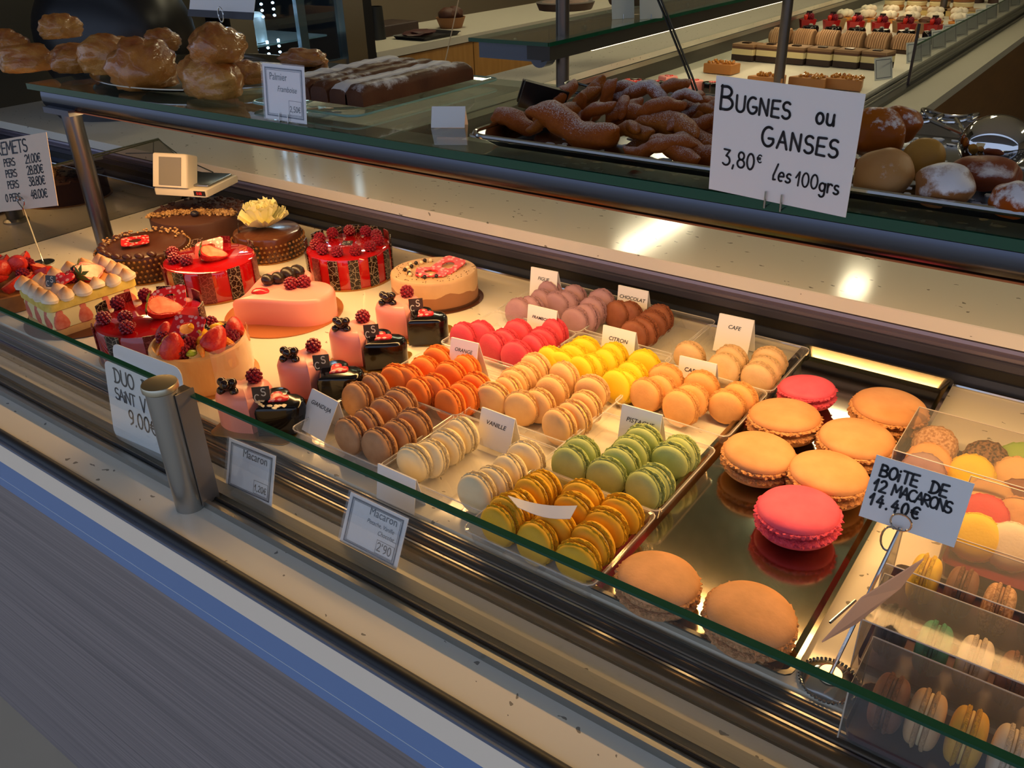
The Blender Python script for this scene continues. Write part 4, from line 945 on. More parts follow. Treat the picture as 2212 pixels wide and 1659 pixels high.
# ================================================================== paired mini hearts
GLK = mat('mirror_black', '0b0606', .14, spec=.45, coat=.25)
def bear(t, loc):
    mb = MB(); mb.blob((0, 0, .007), (.0075, .0065, .0055), 2); mb.blob((-.0055, 0, .011), (.0042,) * 3, 2); mb.blob((.0055, 0, .011), (.0042,) * 3, 2); mb.blob((-.0065, -.005, .004), (.0042,) * 3, 2); mb.blob((.0065, -.005, .004), (.0042,) * 3, 2); mb.blob((0, -.004, .012), (.005,) * 3, 2)
    o = mb.build('chocolate_figure', DCH, t, ang=180); o.location = loc; o.rotation_euler = (.4, 0, -.6); o.scale = (1.35,) * 3
PAIRS = [((531, 935), (612, 948), 'nearest the front glass'), ((657, 862), (738, 882), 'second from the front'), ((763, 792), (831, 806), 'third from the front'), ((858, 732), (920, 752), 'farthest from the front glass')]
HS = .0335
for k, (pa, pb, w_) in enumerate(PAIRS):
    a = P(*pa, 0); b = P(*pb, 0); da = Vector((a.x, a.y, 0)).normalized() * .027
    ca = Vector((a.x, a.y, 0)) + da + Vector((.007, .005, 0)); cb_ = Vector((b.x, b.y, 0)) + Vector((b.x, b.y, 0)).normalized() * .025
    t = thing('mini_heart_cake', 'small pink heart cake with raspberry and chocolate figure, ' + w_, 'mini cake', ca + Vector((0, 0, .0003)), math.radians(58), 'pairs of mini heart cakes')
    bo = MB().rbox(-.036, .074, -.040, .034, .0005, .002, .010).build('gold_card', mat('gold_card', 'a8843c', .3, .6)); bo.location = ca; bo.rotation_euler = (0, 0, math.radians(20)); tag(bo, 'gold card under the pair of mini hearts ' + w_, 'cake card', 'gold cards under mini cakes')
    heart_solid(HS * 1.1, .051, .012, soft=.55).build('cake_body', PINK, t, ang=60)
    put('raspberry', RASP, t, (.016, .010, .058), .0105, (.1, 0, k)); bear(t, (-.014, .002, .050)); logo_tag(t, (.018, -.030, .040), (-.15, 0, -.25), .021)
    t2 = thing('mini_heart_cake', 'small glossy black heart cake with red sugar heart, ' + w_, 'mini cake', Vector((cb_.x, cb_.y, .0021)), math.radians(-5), 'pairs of mini heart cakes')
    heart_solid(HS * 1.0, .041, .006, soft=.15).build('cake_body', GLK, t2, ang=60)
    o = MB().prism(heart_pts(.0135, 28), 0, .0025, .0008).build('sugar_heart', MATS['red_dotted_chocolate'], t2); o.location = (.0, .002, .041)
    if k == 0:
        mb = MB()
        for q in range(26):
            an = random.uniform(3.4, 6.2); r = random.uniform(.016, .026); mb.blob((r * math.cos(an), r * math.sin(an) * .8, .041), (.004, .0025, .0008), 1, .5, 3, q)
        mb.build('white_glaze_crackle', mat('crackle_white', 'e8d8b8', .4), t2)
# ================================================================== signs on and around the glass
def wire(t, pts, r=.0012, name='wire_clip', m_=None): return MB().tube(pts, r, 8).build(name, m_ or STEEL, t)
def pcard(label, p, title, lines, price):
    t = card('price_card', label, p, 'price card', 'printed price cards', thick=.0006)
    w, h = p[3], p[4]
    mb = MB(); frame_lines(mb, -w * .445, w * .445, h * .06, h * .94, w * .022); frame_lines(mb, -w * .41, w * .41, h * .10, h * .90, w * .007); ink(t, mb, 'border', mat('border_ink', '3a4050', .6))
    mb = MB()
    typ(mb, title[0], title[1] * w, title[2] * h, title[3] * w * 1.08, shear=.0, sx=.9)
    for s, x, y, z in lines: typ(mb, s, x * w, y * h, z * w, shear=.25, sx=.88)
    ink(t, mb)
    mb = MB(); bx0, bx1, bz0, bz1 = w * .10, w * .40, h * .12, h * .38; frame_lines(mb, bx0, bx1, bz0, bz1, w * .006); ink(t, mb, 'price_box', MATS['border_ink'])
    mb = MB(); ps = min(h * .16, (bx1 - bx0) * .86 / width_of(price)); write(mb, price, bx0 + w * .025, bz0 + h * .06, ps, .13); ink(t, mb, 'price')
    MB().box(-w / 2 - .002, w / 2 + .002, -.0016, -.0010, -.001, h + .002).build('clear_sleeve', glass('sleeve', (.97, .97, .98), haze=.02), t, smooth=False)
    return t
pcard('price card reading Macaron 1,20€ leaning behind the front glass', [-0.716, 0.448, -0.013, 0.081, 0.059, -0.012, -0.35, -0.055], ('Macaron', -.18, .74, .155), [], '1,20€')
pcard('price card reading Macaron, Pistache, Vanille, Chocolat', [-0.531, 0.451, -0.013, 0.079, 0.055, 0.024, -0.45, 0.024], ('Macaron', -.12, .76, .14), [('Pistache, Vanille', -.13, .60, .082), ('Chocolat...', .08, .46, .085)], "2'90")
t = pcard('price card reading Palmier Framboise on the glass shelf', [-0.97, 0.79, 0.3135, 0.086, 0.073, -0.01, -0.126, -0.004], ('Palmier', -.34, .72, .145), [('Framboise', -.16, .52, .125)], '2,50€')
for x in (-.010, .008): wire(t, [(x, -.003, .010), (x, -.003, -.001), (x, .012, -.001), (x, .012, .012)], .0009)
# BUGNES sign
p = [-0.266, 0.772, 0.3135, 0.137, 0.108, -0.081, 0.079, 0.024]
t = card('shelf_sign', 'large handwritten white sign reading Bugnes ou Ganses 3,80€', p, 'sign', thick=.0007); w, h = p[3], p[4]
mb = MB()
write(mb, 'B', -.062, .0785, .0215, .12); write(mb, 'UGNES', -.046, .0785, .0145, .16, 0, .20); write(mb, 'ou', .030, .0785, .0155, .15)
write(mb, 'G', -.018, .0515, .0175, .14); write(mb, 'ANSES', -.003, .0515, .0155, .15, 0, .22)
write(mb, '3,80', -.055, .0270, .0150, .13, 0, .14); write(mb, '€', -.0205, .035, .0075, .17); write(mb, 'les', -.004, .0215, .0140, .13, .1, .1); write(mb, '100', .0185, .0205, .0130, .13, 0, .12); write(mb, 'grs', .0410, .0195, .0135, .14, 0, .1)
ink(t, mb)
for x in (-.008, .008): wire(t, [(x, -.002, .010), (x, -.002, -.006), (x, .014, -.006), (x, .014, .010)], .0011)
# BOITE sign on clip stand
p = [-0.073, 0.62, 0.112, 0.073, 0.054, 0.057, -0.342, 0.031]
t = card('stand_sign', 'handwritten sign on a wire clip reading Boite de 12 macarons 14.40€', p, 'sign', thick=.0008)
mb = MB()
write(mb, 'BOiTE', -.0300, .0378, .0098, .2, 0, .1); write(mb, 'DE', .0085, .0368, .0098, .2, 0, .12); write(mb, '12', -.032, .0250, .0098, .2); write(mb, 'MACARONS', -.0175, .0255, .0092, .19, 0, .0); write(mb, '14.40€', -.032, .0125, .0098, .2, 0, .26)
ink(t, mb)
st = thing('sign_stand', 'small steel stand with beaded round foot holding the macaron box sign', 'stand', (-.0915, .540, 0))
top = pose(p) @ Vector((-.004, -.002, .002)) - Vector((-.0915, .540, 0))
MB().lathe([(0, 0), (.022, 0), (.0235, .002), (.021, .004), (.012, .007), (.008, .008), (0, .008)], 36).build('foot', STEEL, st)
mb = MB()
for k in range(44): mb.blob((.0235 * math.cos(k * math.pi / 22), .0235 * math.sin(k * math.pi / 22), .003), (.0016, .0016, .0016), 1)
o = mb.build('beading', STEEL, st); o['kind'] = 'stuff'
MB().lathe([(0, .0115), (.009, .0115), (.010, .0105), (.010, .0085), (0, .008)], 24).build('disc', mat('pale_metal', 'd8c8a8', .25, .9), st)
wire(st, [(0, 0, .011), tuple(top)], .0016, 'rod')
lp = [top + Vector((.008 * math.cos(a), -.004, .008 + .008 * math.sin(a))) for a in [k * math.pi / 8 for k in range(16)]]
MB().tube(lp, .0009, 6, closed=True).build('wire_clip', STEEL, st)
lp = [top + Vector((-.006 + .006 * math.cos(a), -.003, -.012 + .012 * math.sin(a))) for a in [k * math.pi / 8 for k in range(3, 14)]]
MB().tube(lp, .0009, 6).build('wire_clip', STEEL, st)
# second card seen from its edge
q = [P(1775, 1385, .075), P(1995, 1205, .098), P(1945, 1268, .075), P(1850, 1345, .062)]
t = thing('stand_sign', 'pale sign card seen nearly edge-on beside the boxes', 'sign', q[0])
mb = MB(); v0 = q[0]; vs = [Vector((0, 0, 0)), P(1860, 1290, .092) - v0, q[1] - v0, q[2] - v0, q[3] - v0]; nn = Vector((.0005, -.0003, -.001))
mb.add(vs + [v_ + nn for v_ in vs], [(0, 1, 2, 3, 4), (9, 8, 7, 6, 5)] + [(i, 5 + i, 5 + (i + 1) % 5, (i + 1) % 5) for i in range(5)]); mb.build('card', mat('peach_card', 'd8b49c', .5), t, smooth=False)
wire(t, [P(1793, 1345, .082) - v0, P(1848, 1297, .088) - v0], .0012)
# DUO sign (two cards behind the glass)
t = card('duo_sign', 'handwritten rounded card reading Duo D Saint V 9.00€ beside the round post', [-0.902, 0.440, -0.014, 0.131, 0.104, 0.048, -0.13, 0.023], 'sign', thick=.0008, rnd=.009)
mb = MB(); write(mb, 'DUO', -.047, .079, .019, .13, 0, .12); write(mb, 'D', .008, .079, .019, .13); write(mb, 'SAiNT', -.050, .056, .0155, .13, 0, .02); write(mb, 'V', .000, .054, .019, .13); write(mb, '9.00€', -.027, .028, .020, .12, 0, .12); ink(t, mb)
t = card('duo_sign', 'blank rounded card standing behind the duo sign', [-0.893, 0.452, -0.014, 0.129, 0.126, 0.06, -0.10, 0.018], 'sign', thick=.0008, rnd=.012)
# ENTREMETS sign on heart clip
p = [-1.618, 0.66, 0.114, 0.286, 0.122, 0.166, -0.273, -0.18]
t = card('stand_sign', 'handwritten cake price list reading Entremets on a heart-shaped clip', p, 'sign', thick=.0008, m_=mat('cream_card', 'e0c8ae', .6)); w, h = p[3], p[4]
mb = MB(); write(mb, 'ENTREMETS', -.035, h - .026, .021, .13, 0, .1)
for k, s in enumerate(('21.00€', '28.80€', '38.80€', '48.00€')):
    z = h - .046 - k * .019 - (.003 if k == 3 else 0); write(mb, s, .078, z, .0145, .14, 0, .04); write(mb, 'PERS', .020, z, .0125, .16, 0, .1)
write(mb, '0', .008, h - .046 - 3 * .019 - .003, .0125, .16)
ink(t, mb)
hc = pose(p) @ Vector((.058, -.004, .012))
st = thing('sign_stand', 'thin wire stand with a heart-shaped clip behind the meringue cake', 'stand', (-1.625, .700, 0))
tp = hc - Vector((-1.625, .700, 0))
MB().lathe([(0, 0), (.020, 0), (.020, .003), (.004, .006), (0, .006)], 24).build('foot', STEEL, st)
wire(st, [(0, 0, .004), tuple(tp + Vector((0, -.002, -.012)))], .0013, 'rod')
MB().tube([tp + Vector((x, -.003, y)) for x, y in heart_pts(.013, 26)], .001, 6, closed=True).build('heart_clip', STEEL, st)
# ================================================================== on the glass shelf
SZ = .3125
def dusted(name, base, base2, amount=.5, rough=.45, coat=0., sc=60.):
    """fried dough, powdered with sugar where the surface faces up"""
    M = mat(name, base, rough, col2=base2, nscale=18, ncon=.2, bump=.5, bscale=70, coat=coat); nt = M.node_tree; b = nt.nodes['Principled BSDF']
    b.inputs['Specular IOR Level'].default_value = .18
    src = b.inputs['Base Color'].links[0].from_socket
    g = nt.nodes.new('ShaderNodeNewGeometry'); s = nt.nodes.new('ShaderNodeSeparateXYZ'); nt.links.new(g.outputs['Normal'], s.inputs[0])
    tc = nt.nodes.new('ShaderNodeTexCoord'); n = nt.nodes.new('ShaderNodeTexNoise'); n.inputs['Scale'].default_value = sc; n.inputs['Detail'].default_value = 8; n.inputs['Roughness'].default_value = .75; nt.links.new(tc.outputs['Object'], n.inputs['Vector'])
    n2 = nt.nodes.new('ShaderNodeTexNoise'); n2.inputs['Scale'].default_value = sc * .25; nt.links.new(tc.outputs['Object'], n2.inputs['Vector'])
    a = nt.nodes.new('ShaderNodeMath'); a.operation = 'MULTIPLY_ADD'; a.inputs[1].default_value = .35; nt.links.new(s.outputs[2], a.inputs[0]); nt.links.new(n.outputs[0], a.inputs[2])
    a2 = nt.nodes.new('ShaderNodeMath'); a2.operation = 'ADD'; nt.links.new(a.outputs[0], a2.inputs[0]); nt.links.new(n2.outputs[0], a2.inputs[1])
    r = nt.nodes.new('ShaderNodeMapRange'); r.inputs[1].default_value = 1.55 - amount; r.inputs[2].default_value = 1.75 - amount; r.inputs[4].default_value = .85; nt.links.new(a2.outputs[0], r.inputs[0])
    m_ = nt.nodes.new('ShaderNodeMixRGB'); m_.inputs[2].default_value = (*lin('e4e2e4'), 1); nt.links.new(r.outputs[0], m_.inputs[0]); nt.links.new(src, m_.inputs[1]); nt.links.new(m_.outputs[0], b.inputs['Base Color'])
    return M
def pastry_mesh(seed, folds=6, amp=.13, nz=.3, sub=4):
    bm = bmesh.new(); bmesh.ops.create_icosphere(bm, subdivisions=sub, radius=1)
    for v in bm.verts:
        p = v.co.copy(); a = math.atan2(p.x, p.z + .3)
        k = 1 + amp * (abs(math.sin(folds * a + p.y * 2 + seed)) - .5) + nz * noise.noise(p * 1.5 + Vector((seed * 3.7, 0, seed))) + .07 * noise.noise(p * 5 + Vector((seed, 2, 1)))
        v.co = p * k
        if v.co.z < -.55: v.co.z = -.55 + (v.co.z + .55) * .15
    me = bpy.data.meshes.new('pastry'); bm.to_mesh(me); bm.free()
    for f in me.polygons: f.use_smooth = True
    return me
def baked(name, top, low, coat):
    M = mat(name, top, .32, col2=low, nscale=1.6, ncon=.35, bump=.7, bscale=9, coat=coat); nt = M.node_tree; b = nt.nodes['Principled BSDF']
    src = b.inputs['Base Color'].links[0].from_socket; g = nt.nodes.new('ShaderNodeNewGeometry'); s_ = nt.nodes.new('ShaderNodeSeparateXYZ'); nt.links.new(g.outputs['Normal'], s_.inputs[0])
    r = nt.nodes.new('ShaderNodeMapRange'); r.inputs[1].default_value = -.2; r.inputs[2].default_value = .5; r.inputs[3].default_value = .7; r.inputs[4].default_value = 0; nt.links.new(s_.outputs[2], r.inputs[0])
    m_ = nt.nodes.new('ShaderNodeMixRGB'); m_.inputs[2].default_value = (*lin(low), 1); nt.links.new(r.outputs[0], m_.inputs[0]); nt.links.new(src, m_.inputs[1]); nt.links.new(m_.outputs[0], b.inputs['Base Color']); return M
GOLD = baked('glazed_pastry', '8a3e0c', 'b87a34', .6)
GOLD2 = baked('pale_pastry', '984c14', 'c48c44', .4)
PM = []
for k in range(6):
    me = pastry_mesh(k + 1, 7 + k % 3, .09, .22); me.materials.append(GOLD if k % 2 == 0 else GOLD2); PM.append(me)
# platter
pl = thing('steel_platter', 'oval polished steel platter of golden pastries on the shelf', 'platter', (-1.40, .985, SZ))
def oval_dish(a, b, h):
    n = 48; rings = [(.0, .001), (.86, .001), (.93, .004), (1.0, h), (1.02, h), (1.02, h - .002)]
    return MB().lathe([(r, z) for r, z in rings], n, mtx=Matrix.Diagonal((a, b, 1, 1)))
oval_dish(.245, .175, .012).build('dish', mat('platter_steel', 'b8b6b0', .16, 1.), pl)
def pastry_at(px, py, hw, zb, k, lab, sq=.8, rz=0., asp=1.):
    z = zb + .025; p = P(px, py, z); dep = (p - Vector((0, 0, H))).dot(FWD); r = hw / FPX * dep
    p = P(px, py, zb + r * sq * .55)
    o = link('golden_pastry', PM[k % 6], None, None); o.location = p; o.scale = (r, r * asp, r * sq); o.rotation_euler = (0, 0, rz); tag(o, lab, 'pastry', 'golden pastries on the platter'); return o
for a in ((310, 150, 66, SZ + .004, 0, 'big golden ribbed pastry left of the pair at the platter end', .95, .4), (455, 172, 98, SZ + .006, 1, 'golden folded pastry at the front right of the platter', .55, -.3, .6), (470, 105, 60, SZ + .055, 2, 'golden pastry lying on top near the fridge', .8, .8),
          (235, 125, 62, SZ + .02, 3, 'brown pastry in the middle of the platter', .8, 1.5), (163, 132, 52, SZ + .01, 4, 'brown pastry left of the middle', .7, .2), (58, 130, 54, SZ + .01, 5, 'reddish brown pastry near the left edge', .7, 2.2), (130, 62, 46, SZ + .06, 1, 'golden curled pastry high at the back left', .7, .9),
          (20, 105, 45, SZ + .03, 2, 'pastry cut by the left picture edge', .8, .3), (350, 92, 42, SZ + .03, 4, 'brown pastry behind the big ribbed one', .7, 1.0), (535, 160, 44, SZ + .006, 3, 'golden pastry next to the Palmier price card', .7, .5), (655, 128, 62, SZ + .006, 0, 'flat golden pastry behind the sugared bars', .38, .2, .5)): pastry_at(*a)
# glass plate with bars
gp = thing('glass_plate', 'rectangular glass plate with rounded corners holding sugared bars', 'plate', (-.985, .995, SZ))
pp = rrect(-.115, .11, -.165, .168, .02, 5); n = len(pp); ip = rrect(-.09, .085, -.14, .143, .015, 5)
MB().add([Vector((a, b, .001)) for a, b in ip] + [Vector((a, b, .009)) for a, b in pp] + [Vector((a, b, .006)) for a, b in pp] + [Vector((a, b, -.001 + .0015)) for a, b in ip], [tuple(range(n)), tuple(range(4 * n - 1, 3 * n - 1, -1))] + [(k * n + i, k * n + (i + 1) % n, (k + 1) * n + (i + 1) % n, (k + 1) * n + i) for k in range(3) for i in range(n)]).build('plate', glass('plate_glass', (.88, .96, .94), haze=.06), gp)
MB().tube([(a, b, .008) for a, b in pp], .0016, 6, closed=True).build('plate_rim', mat('plate_rim', '7fa79c', .15, spec=.6), gp)
for k, (x, am) in enumerate(((-1.068, .62), (-1.030, .14), (-.992, .12), (-.952, .5), (-.920, .22))):
    me = MB(); nn = 26; vs = []; fs = []
    for j in range(nn + 1):
        y = -.125 + .25 * j / nn; w = .018 * (1 + .08 * noise.noise(Vector((j * .6, k, 0)))); hh = .028 * (1 + .12 * noise.noise(Vector((j * .5, k * 3, 4)))) * (.75 if j in (0, nn) else 1)
        for i in range(10):
            a = math.pi * i / 9; c = math.cos(a); s = math.sin(a); vs.append(Vector((w * (abs(c) ** .5) * (1 if c > 0 else -1), y, hh * s ** .45)))
    for j in range(nn):
        for i in range(9): fs.append((j * 10 + i, j * 10 + i + 1, j * 10 + 11 + i, j * 10 + 10 + i))
        fs.append((j * 10 + 9, j * 10, j * 10 + 10, j * 10 + 19))
    fs += [tuple(range(10)), tuple(range(nn * 10, nn * 10 + 10))]
    o = me.add(vs, fs).build('pastry_bar', dusted('bar_%d' % k, '4a2a1e', '6a4028', am, sc=40.), None)
    o.location = (x, 1.0, SZ + .0105); tag(o, ['white sugared pastry bar farthest left on the glass plate', 'brown pastry bar second from the left on the glass plate', 'brown pastry bar in the middle of the glass plate', 'pastry bar with a white sugar stripe, second from the right', 'dark pastry bar at the right edge of the glass plate'][k], 'pastry', 'pastry bars on the glass plate')
# small folded card back
t = card('folded_card', 'small blank folded card beside the glass plate', [-.745, .87, SZ, .045, .028, .5, -.5, 0], 'card')
b_ = MB().box(-.022, .022, 0, .0007, -.03, 0).build('back_flap', WHITE, t, smooth=False); b_.matrix_local = Matrix.Translation((0, .001, .028)) @ Matrix.Rotation(1.0, 4, 'X')
# --- bugnes tray
bt = thing('bugnes_tray', 'wide rolled-rim steel tray of sugared fritters on the shelf', 'tray', (-.15, .800, SZ))
pan(MB(), .50, .335, .016, .02, .004).build('tray_pan', mat('tray_steel', '9a9ca2', .14, 1.), bt, ang=20)
MB().tube([(a, b, .0165) for a, b in rrect(-.505, .505, -.005, .340, .03, 6)], .0032, 8, closed=True).build('rim', STEEL, bt)
struct_sugar = MB()
for k in range(420): struct_sugar.blob((random.uniform(-.44, .40), random.uniform(.03, .30), .0015), (random.uniform(.001, .009), random.uniform(.001, .007), .0012), 1, .5, 2, k)
o = struct_sugar.build('sugar_drifts', mat('icing_sugar', 'd8dce4', .8), bt); o['kind'] = 'stuff'
DOU = [dusted('dough_brown', '8c3e04', 'a05008', .28, sc=170.), dusted('dough_gold', 'a85c0c', '8c4406', .25, sc=170.), dusted('dough_sugar', '96480a', '8c4006', .46, sc=120.)]
def fritter_mesh(seed):
    """lumpy knotted strip of fried dough"""
    rnd = random.Random(seed); mb = MB(); n = 13
    b1 = rnd.uniform(-1.2, 1.2); pts = []; rad = []
    for k in range(n):
        u = k / (n - 1) * 2 - 1
        pts.append((u, b1 * .45 * (u * u - .4) + .03 * rnd.uniform(-1, 1), .22 * math.sin(u * 3 + seed) + .1)); rad.append((.33 + .035 * rnd.uniform(-1, 1)) * (max(.12, 1 - abs(u) ** 5)))
    mb.tube(pts, rad, 12)
    if seed % 2:
        pts = []; rad = []
        for k in range(9):
            u = k / 8 * 2 - 1; pts.append((u * .55, u * .5 * (1 if seed % 4 == 1 else -1), .28 + .12 * math.cos(u * 2.5))); rad.append(.26 * max(.2, 1 - abs(u) ** 4))
        mb.tube(pts, rad, 12)
    bm = bmesh.new(); me0 = mb.mesh('fritter'); bm.from_mesh(me0); bpy.data.meshes.remove(me0)
    bmesh.ops.subdivide_edges(bm, edges=bm.edges, cuts=1, use_grid_fill=True, smooth=.6)
    for v in bm.verts: v.co += v.co.normalized() * .07 * noise.noise(v.co * 4 + Vector((seed, 0, 0)))
    me = bpy.data.meshes.new('fritter'); bm.to_mesh(me); bm.free()
    for f in me.polygons: f.use_smooth = True
    return me
FM = []
for k in range(8): me = fritter_mesh(k + 2); me.materials.append(DOU[(0, 1, 0, 2, 0, 1, 2, 0)[k]]); FM.append(me)
tz = SZ + .004
BUG = [(1110, 268, 52, 0, .2, 0, .0), (1240, 300, 105, 2, .12, 0, .0), (1130, 262, 30, 1, 1.2, .3, .0), (1190, 250, 30, 4, .8, 0, 0), (1215, 215, 40, 0, 1.3, .9, .01), (1235, 258, 46, 5, -1.0, .3, .0), (1275, 220, 48, 1, 1.5, 1.1, .015), (1262, 262, 34, 7, 1.2, .5, 0),
       (1330, 275, 60, 4, .7, .4, 0), (1385, 245, 66, 2, .3, .3, .02), (1345, 205, 42, 3, .2, 0, .025), (1400, 205, 44, 6, .1, 0, .03), (1450, 195, 36, 0, .9, .5, .035), (1465, 310, 92, 1, .25, 0, .0), (1420, 300, 60, 5, .9, .2, 0), (1480, 245, 40, 3, .4, 0, .02), (1510, 225, 36, 7, 1.2, .3, .025),
       (1510, 330, 60, 2, .5, 0, 0), (1540, 280, 60, 4, .2, .3, .01), (1420, 270, 40, 6, 1.9, 0, .01), (1575, 300, 70, 0, 1.0, .2, 0), (1640, 290, 70, 5, .3, .1, 0), (1650, 340, 60, 2, .8, .1, 0), (1720, 320, 70, 7, .2, .3, 0), (1780, 350, 60, 1, 1.1, 0, 0), (1760, 290, 60, 4, .3, 0, .01), (1310, 200, 30, 7, .2, .2, .02)]
BN = ['leftmost stubby fritter in the tray', 'long straight fritter along the front rim', 'small fritter behind the leftmost one', 'small curled fritter by the black tongs', 'upright fritter near the far post', 'curved fritter behind the long straight one', 'pointed fritter standing upright', 'short fritter below the pointed one', 'knotted fritter right of the pointed one', 'large brown fritter in the middle of the pile', 'sugared fritter at the back of the pile', 'white dusted fritter beside the back rim', 'dark fritter at the back under the black strip', 'big looped fritter at the front beside the sign', 'twisted fritter left of the looped one', 'heavily sugared round fritter', 'golden fritter near the sign top', 'fritter under the looped one', 'fritter touching the left edge of the sign', 'small sugared fritter in the middle', 'fritter half hidden by the left of the sign', 'fritter hidden behind the sign, left', 'fritter hidden behind the sign, lower left', 'fritter hidden behind the sign, middle', 'fritter hidden behind the sign, right', 'fritter hidden behind the sign, upper', 'small fritter at the back left']
for (px, py, hw, k, rz, rx, lift), lab in zip(BUG, BN):
    hw *= 1.22; zc = tz + .012 + lift; p = P(px, py, zc); dep = (p - Vector((0, 0, H))).dot(FWD); r = hw / FPX * dep
    o = link('fritter', FM[k], None, None); o.location = Vector((p.x, p.y, max(zc, tz + r * .32 * (1 if rx < .6 else 1.6)))); rr_ = max(r, .018)
    o.scale = (r, rr_ * 1.05 if r < .04 else r * .72, r * .9 if r < .04 else r * .66); o.rotation_euler = (0, -rx, rz - .3); tag(o, lab, 'fritter', 'fritters in the steel tray')
XB = [(1178, 268, 38, 5, .9, .2, .006), (1290, 245, 40, 0, .3, .6, .018), (1350, 240, 44, 7, 1.4, .5, .018), (1310, 215, 40, 4, .8, .9, .02), (1430, 235, 46, 0, .9, .2, .03), (1370, 290, 46, 1, .2, .3, .008), (1490, 275, 50, 2, 1.2, .2, .015), (1530, 250, 44, 5, .5, .3, .02), (1245, 235, 34, 2, .4, 1.0, .012), (1455, 330, 60, 7, .1, .0, .0), (1395, 325, 44, 4, .5, .1, .0), (1480, 215, 36, 6, .3, .2, .035)]
XN = ['small bent fritter in the left corner behind the long one', 'upright fritter right of the pointed one', 'steep fritter behind the knotted one', 'tall fritter tip at the back left', 'fritter crossing the top of the pile', 'golden fritter under the knotted one', 'fritter leaning beside the sugared round one', 'golden fritter close to the sign, upper left', 'small upright fritter near the black tongs', 'fritter along the front rim left of the sign', 'short fritter along the front rim', 'white dusted fritter at the top of the pile']
for (px, py, hw, k, rz, rx, lift), lab in zip(XB, XN):
    zc = tz + .014 + lift; p = P(px, py, zc); r = hw * 1.15 / FPX * (p - Vector((0, 0, H))).dot(FWD)
    o = link('fritter', FM[k], None, None); o.location = p; o.scale = (r, r * .95, r * .85); o.rotation_euler = (.2, -rx, rz - .3); tag(o, lab, 'fritter', 'fritters in the steel tray')
# beignets at the right
def beignet(px, py, hw, m_, lab, asp=.85, lift=0., seed=1, nz=.12):
    z = tz + .02 + lift; p = P(px, py, z); dep = (p - Vector((0, 0, H))).dot(FWD); r = hw / FPX * dep
    o = MB().blob((0, 0, 0), (r, r * .95, r * asp), 4, nz, 1.3, seed).build('beignet', m_, None, ang=180); o.location = Vector((p.x, p.y, max(z, tz + r * asp * .85))); tag(o, lab, 'fritter', 'fritters in the steel tray')
BT = dusted('beignet_tan', 'b98a5a', 'a8763e', .20, sc=30.); BS = dusted('beignet_white', '9a6840', '8a5628', .48, sc=40.)
beignet(1908, 378, 62, BT, 'round tan fritter right beside the sign', .9, 0, 2); beignet(1995, 345, 44, dusted('beignet_gold', 'b8883e', 'a87830', .12, sc=30.), 'smaller golden fritter touching the round tan one', 1.0, .0, 5); beignet(2045, 402, 62, BS, 'round fritter covered in white sugar', .75, 0, 8, .2)
beignet(1895, 288, 60, DOU[1], 'brown golden fritter behind the round tan one', .85, .012, 4, .2); beignet(1945, 268, 44, DOU[0], 'brown fritter at the back near the steel tongs', .9, .015, 9, .3); beignet(2130, 375, 70, dusted('beignet_red', '8a4426', '7a3a1e', .22, sc=30.), 'flat brown fritter at the right edge', .5, 0, 6, .2); beignet(2190, 430, 48, DOU[2], 'sugared fritter at the front right corner', .8, 0, 7, .2)
# tongs, spoon
tg = thing('serving_tongs', 'steel serving tongs with ring handles at the right of the fritters', 'tongs', P(2060, 300, tz))
b0 = P(2060, 300, tz)
ring = lambda c, rx, ry: [c + Vector((rx * math.cos(a), ry * math.sin(a), .004 * math.cos(a * 2))) for a in [k * math.pi / 10 for k in range(20)]]
c1 = P(2050, 250, .35) - b0; c2 = P(1975, 252, .35) - b0; hub = P(2090, 295, .345) - b0; hub2 = P(2105, 315, .335) - b0
for c in (c1, c2): MB().tube(ring(c, .028, .016), .0022, 8, closed=True).build('ring_handle', STEEL, tg)
MB().tube([c1 + Vector((.01, -.015, 0)), hub, hub2], .0024, 8).build('arm', STEEL, tg); MB().tube([c2 + Vector((.02, -.012, 0)), hub, hub2 + Vector((.01, .006, 0))], .0024, 8).build('arm', STEEL, tg)
MB().lathe([(0, 0), (.006, 0), (.006, .006), (0, .006)], 14, mtx=Matrix.Translation(hub)).build('pivot', STEEL, tg)
ld = thing('steel_ladle', 'shiny round steel scoop at the right of the fritter tray', 'scoop', P(2150, 312, tz + .030))
MB().blob((0, 0, .0), (.033, .033, .028), 4).build('bowl', mat('chrome', 'd0d0d0', .05, 1.), ld); MB().tube([(.02, .02, .01), (.12, .06, .03)], .004, 8).build('handle', STEEL, ld)
kt = thing('black_tongs', 'black plastic toothed tongs at the left of the fritters', 'tongs', P(1165, 240, tz + .01)); b0 = P(1165, 240, tz + .01)
mb = MB(); mb.box(-.03, .03, -.004, .004, .0, .035, RT((0, 0, 0), .2, .3, .7)); mb.build('blade', mat('black_plastic', '14100e', .35), kt, smooth=False)
mb = MB(); mb.box(-.03, .03, .012, .018, .0, .03, RT((0, 0, 0), .2, .3, .7)); mb.build('blade', MATS['black_plastic'], kt, smooth=False)
for c in (P(1265, 188, .345), P(1330, 192, .345)): MB().tube([v_ - b0 for v_ in ring(c, .03, .022)], .0022, 8, closed=True).build('ring_handle', mat('dark_wire', '5a5e5c', .25, 1.), kt)
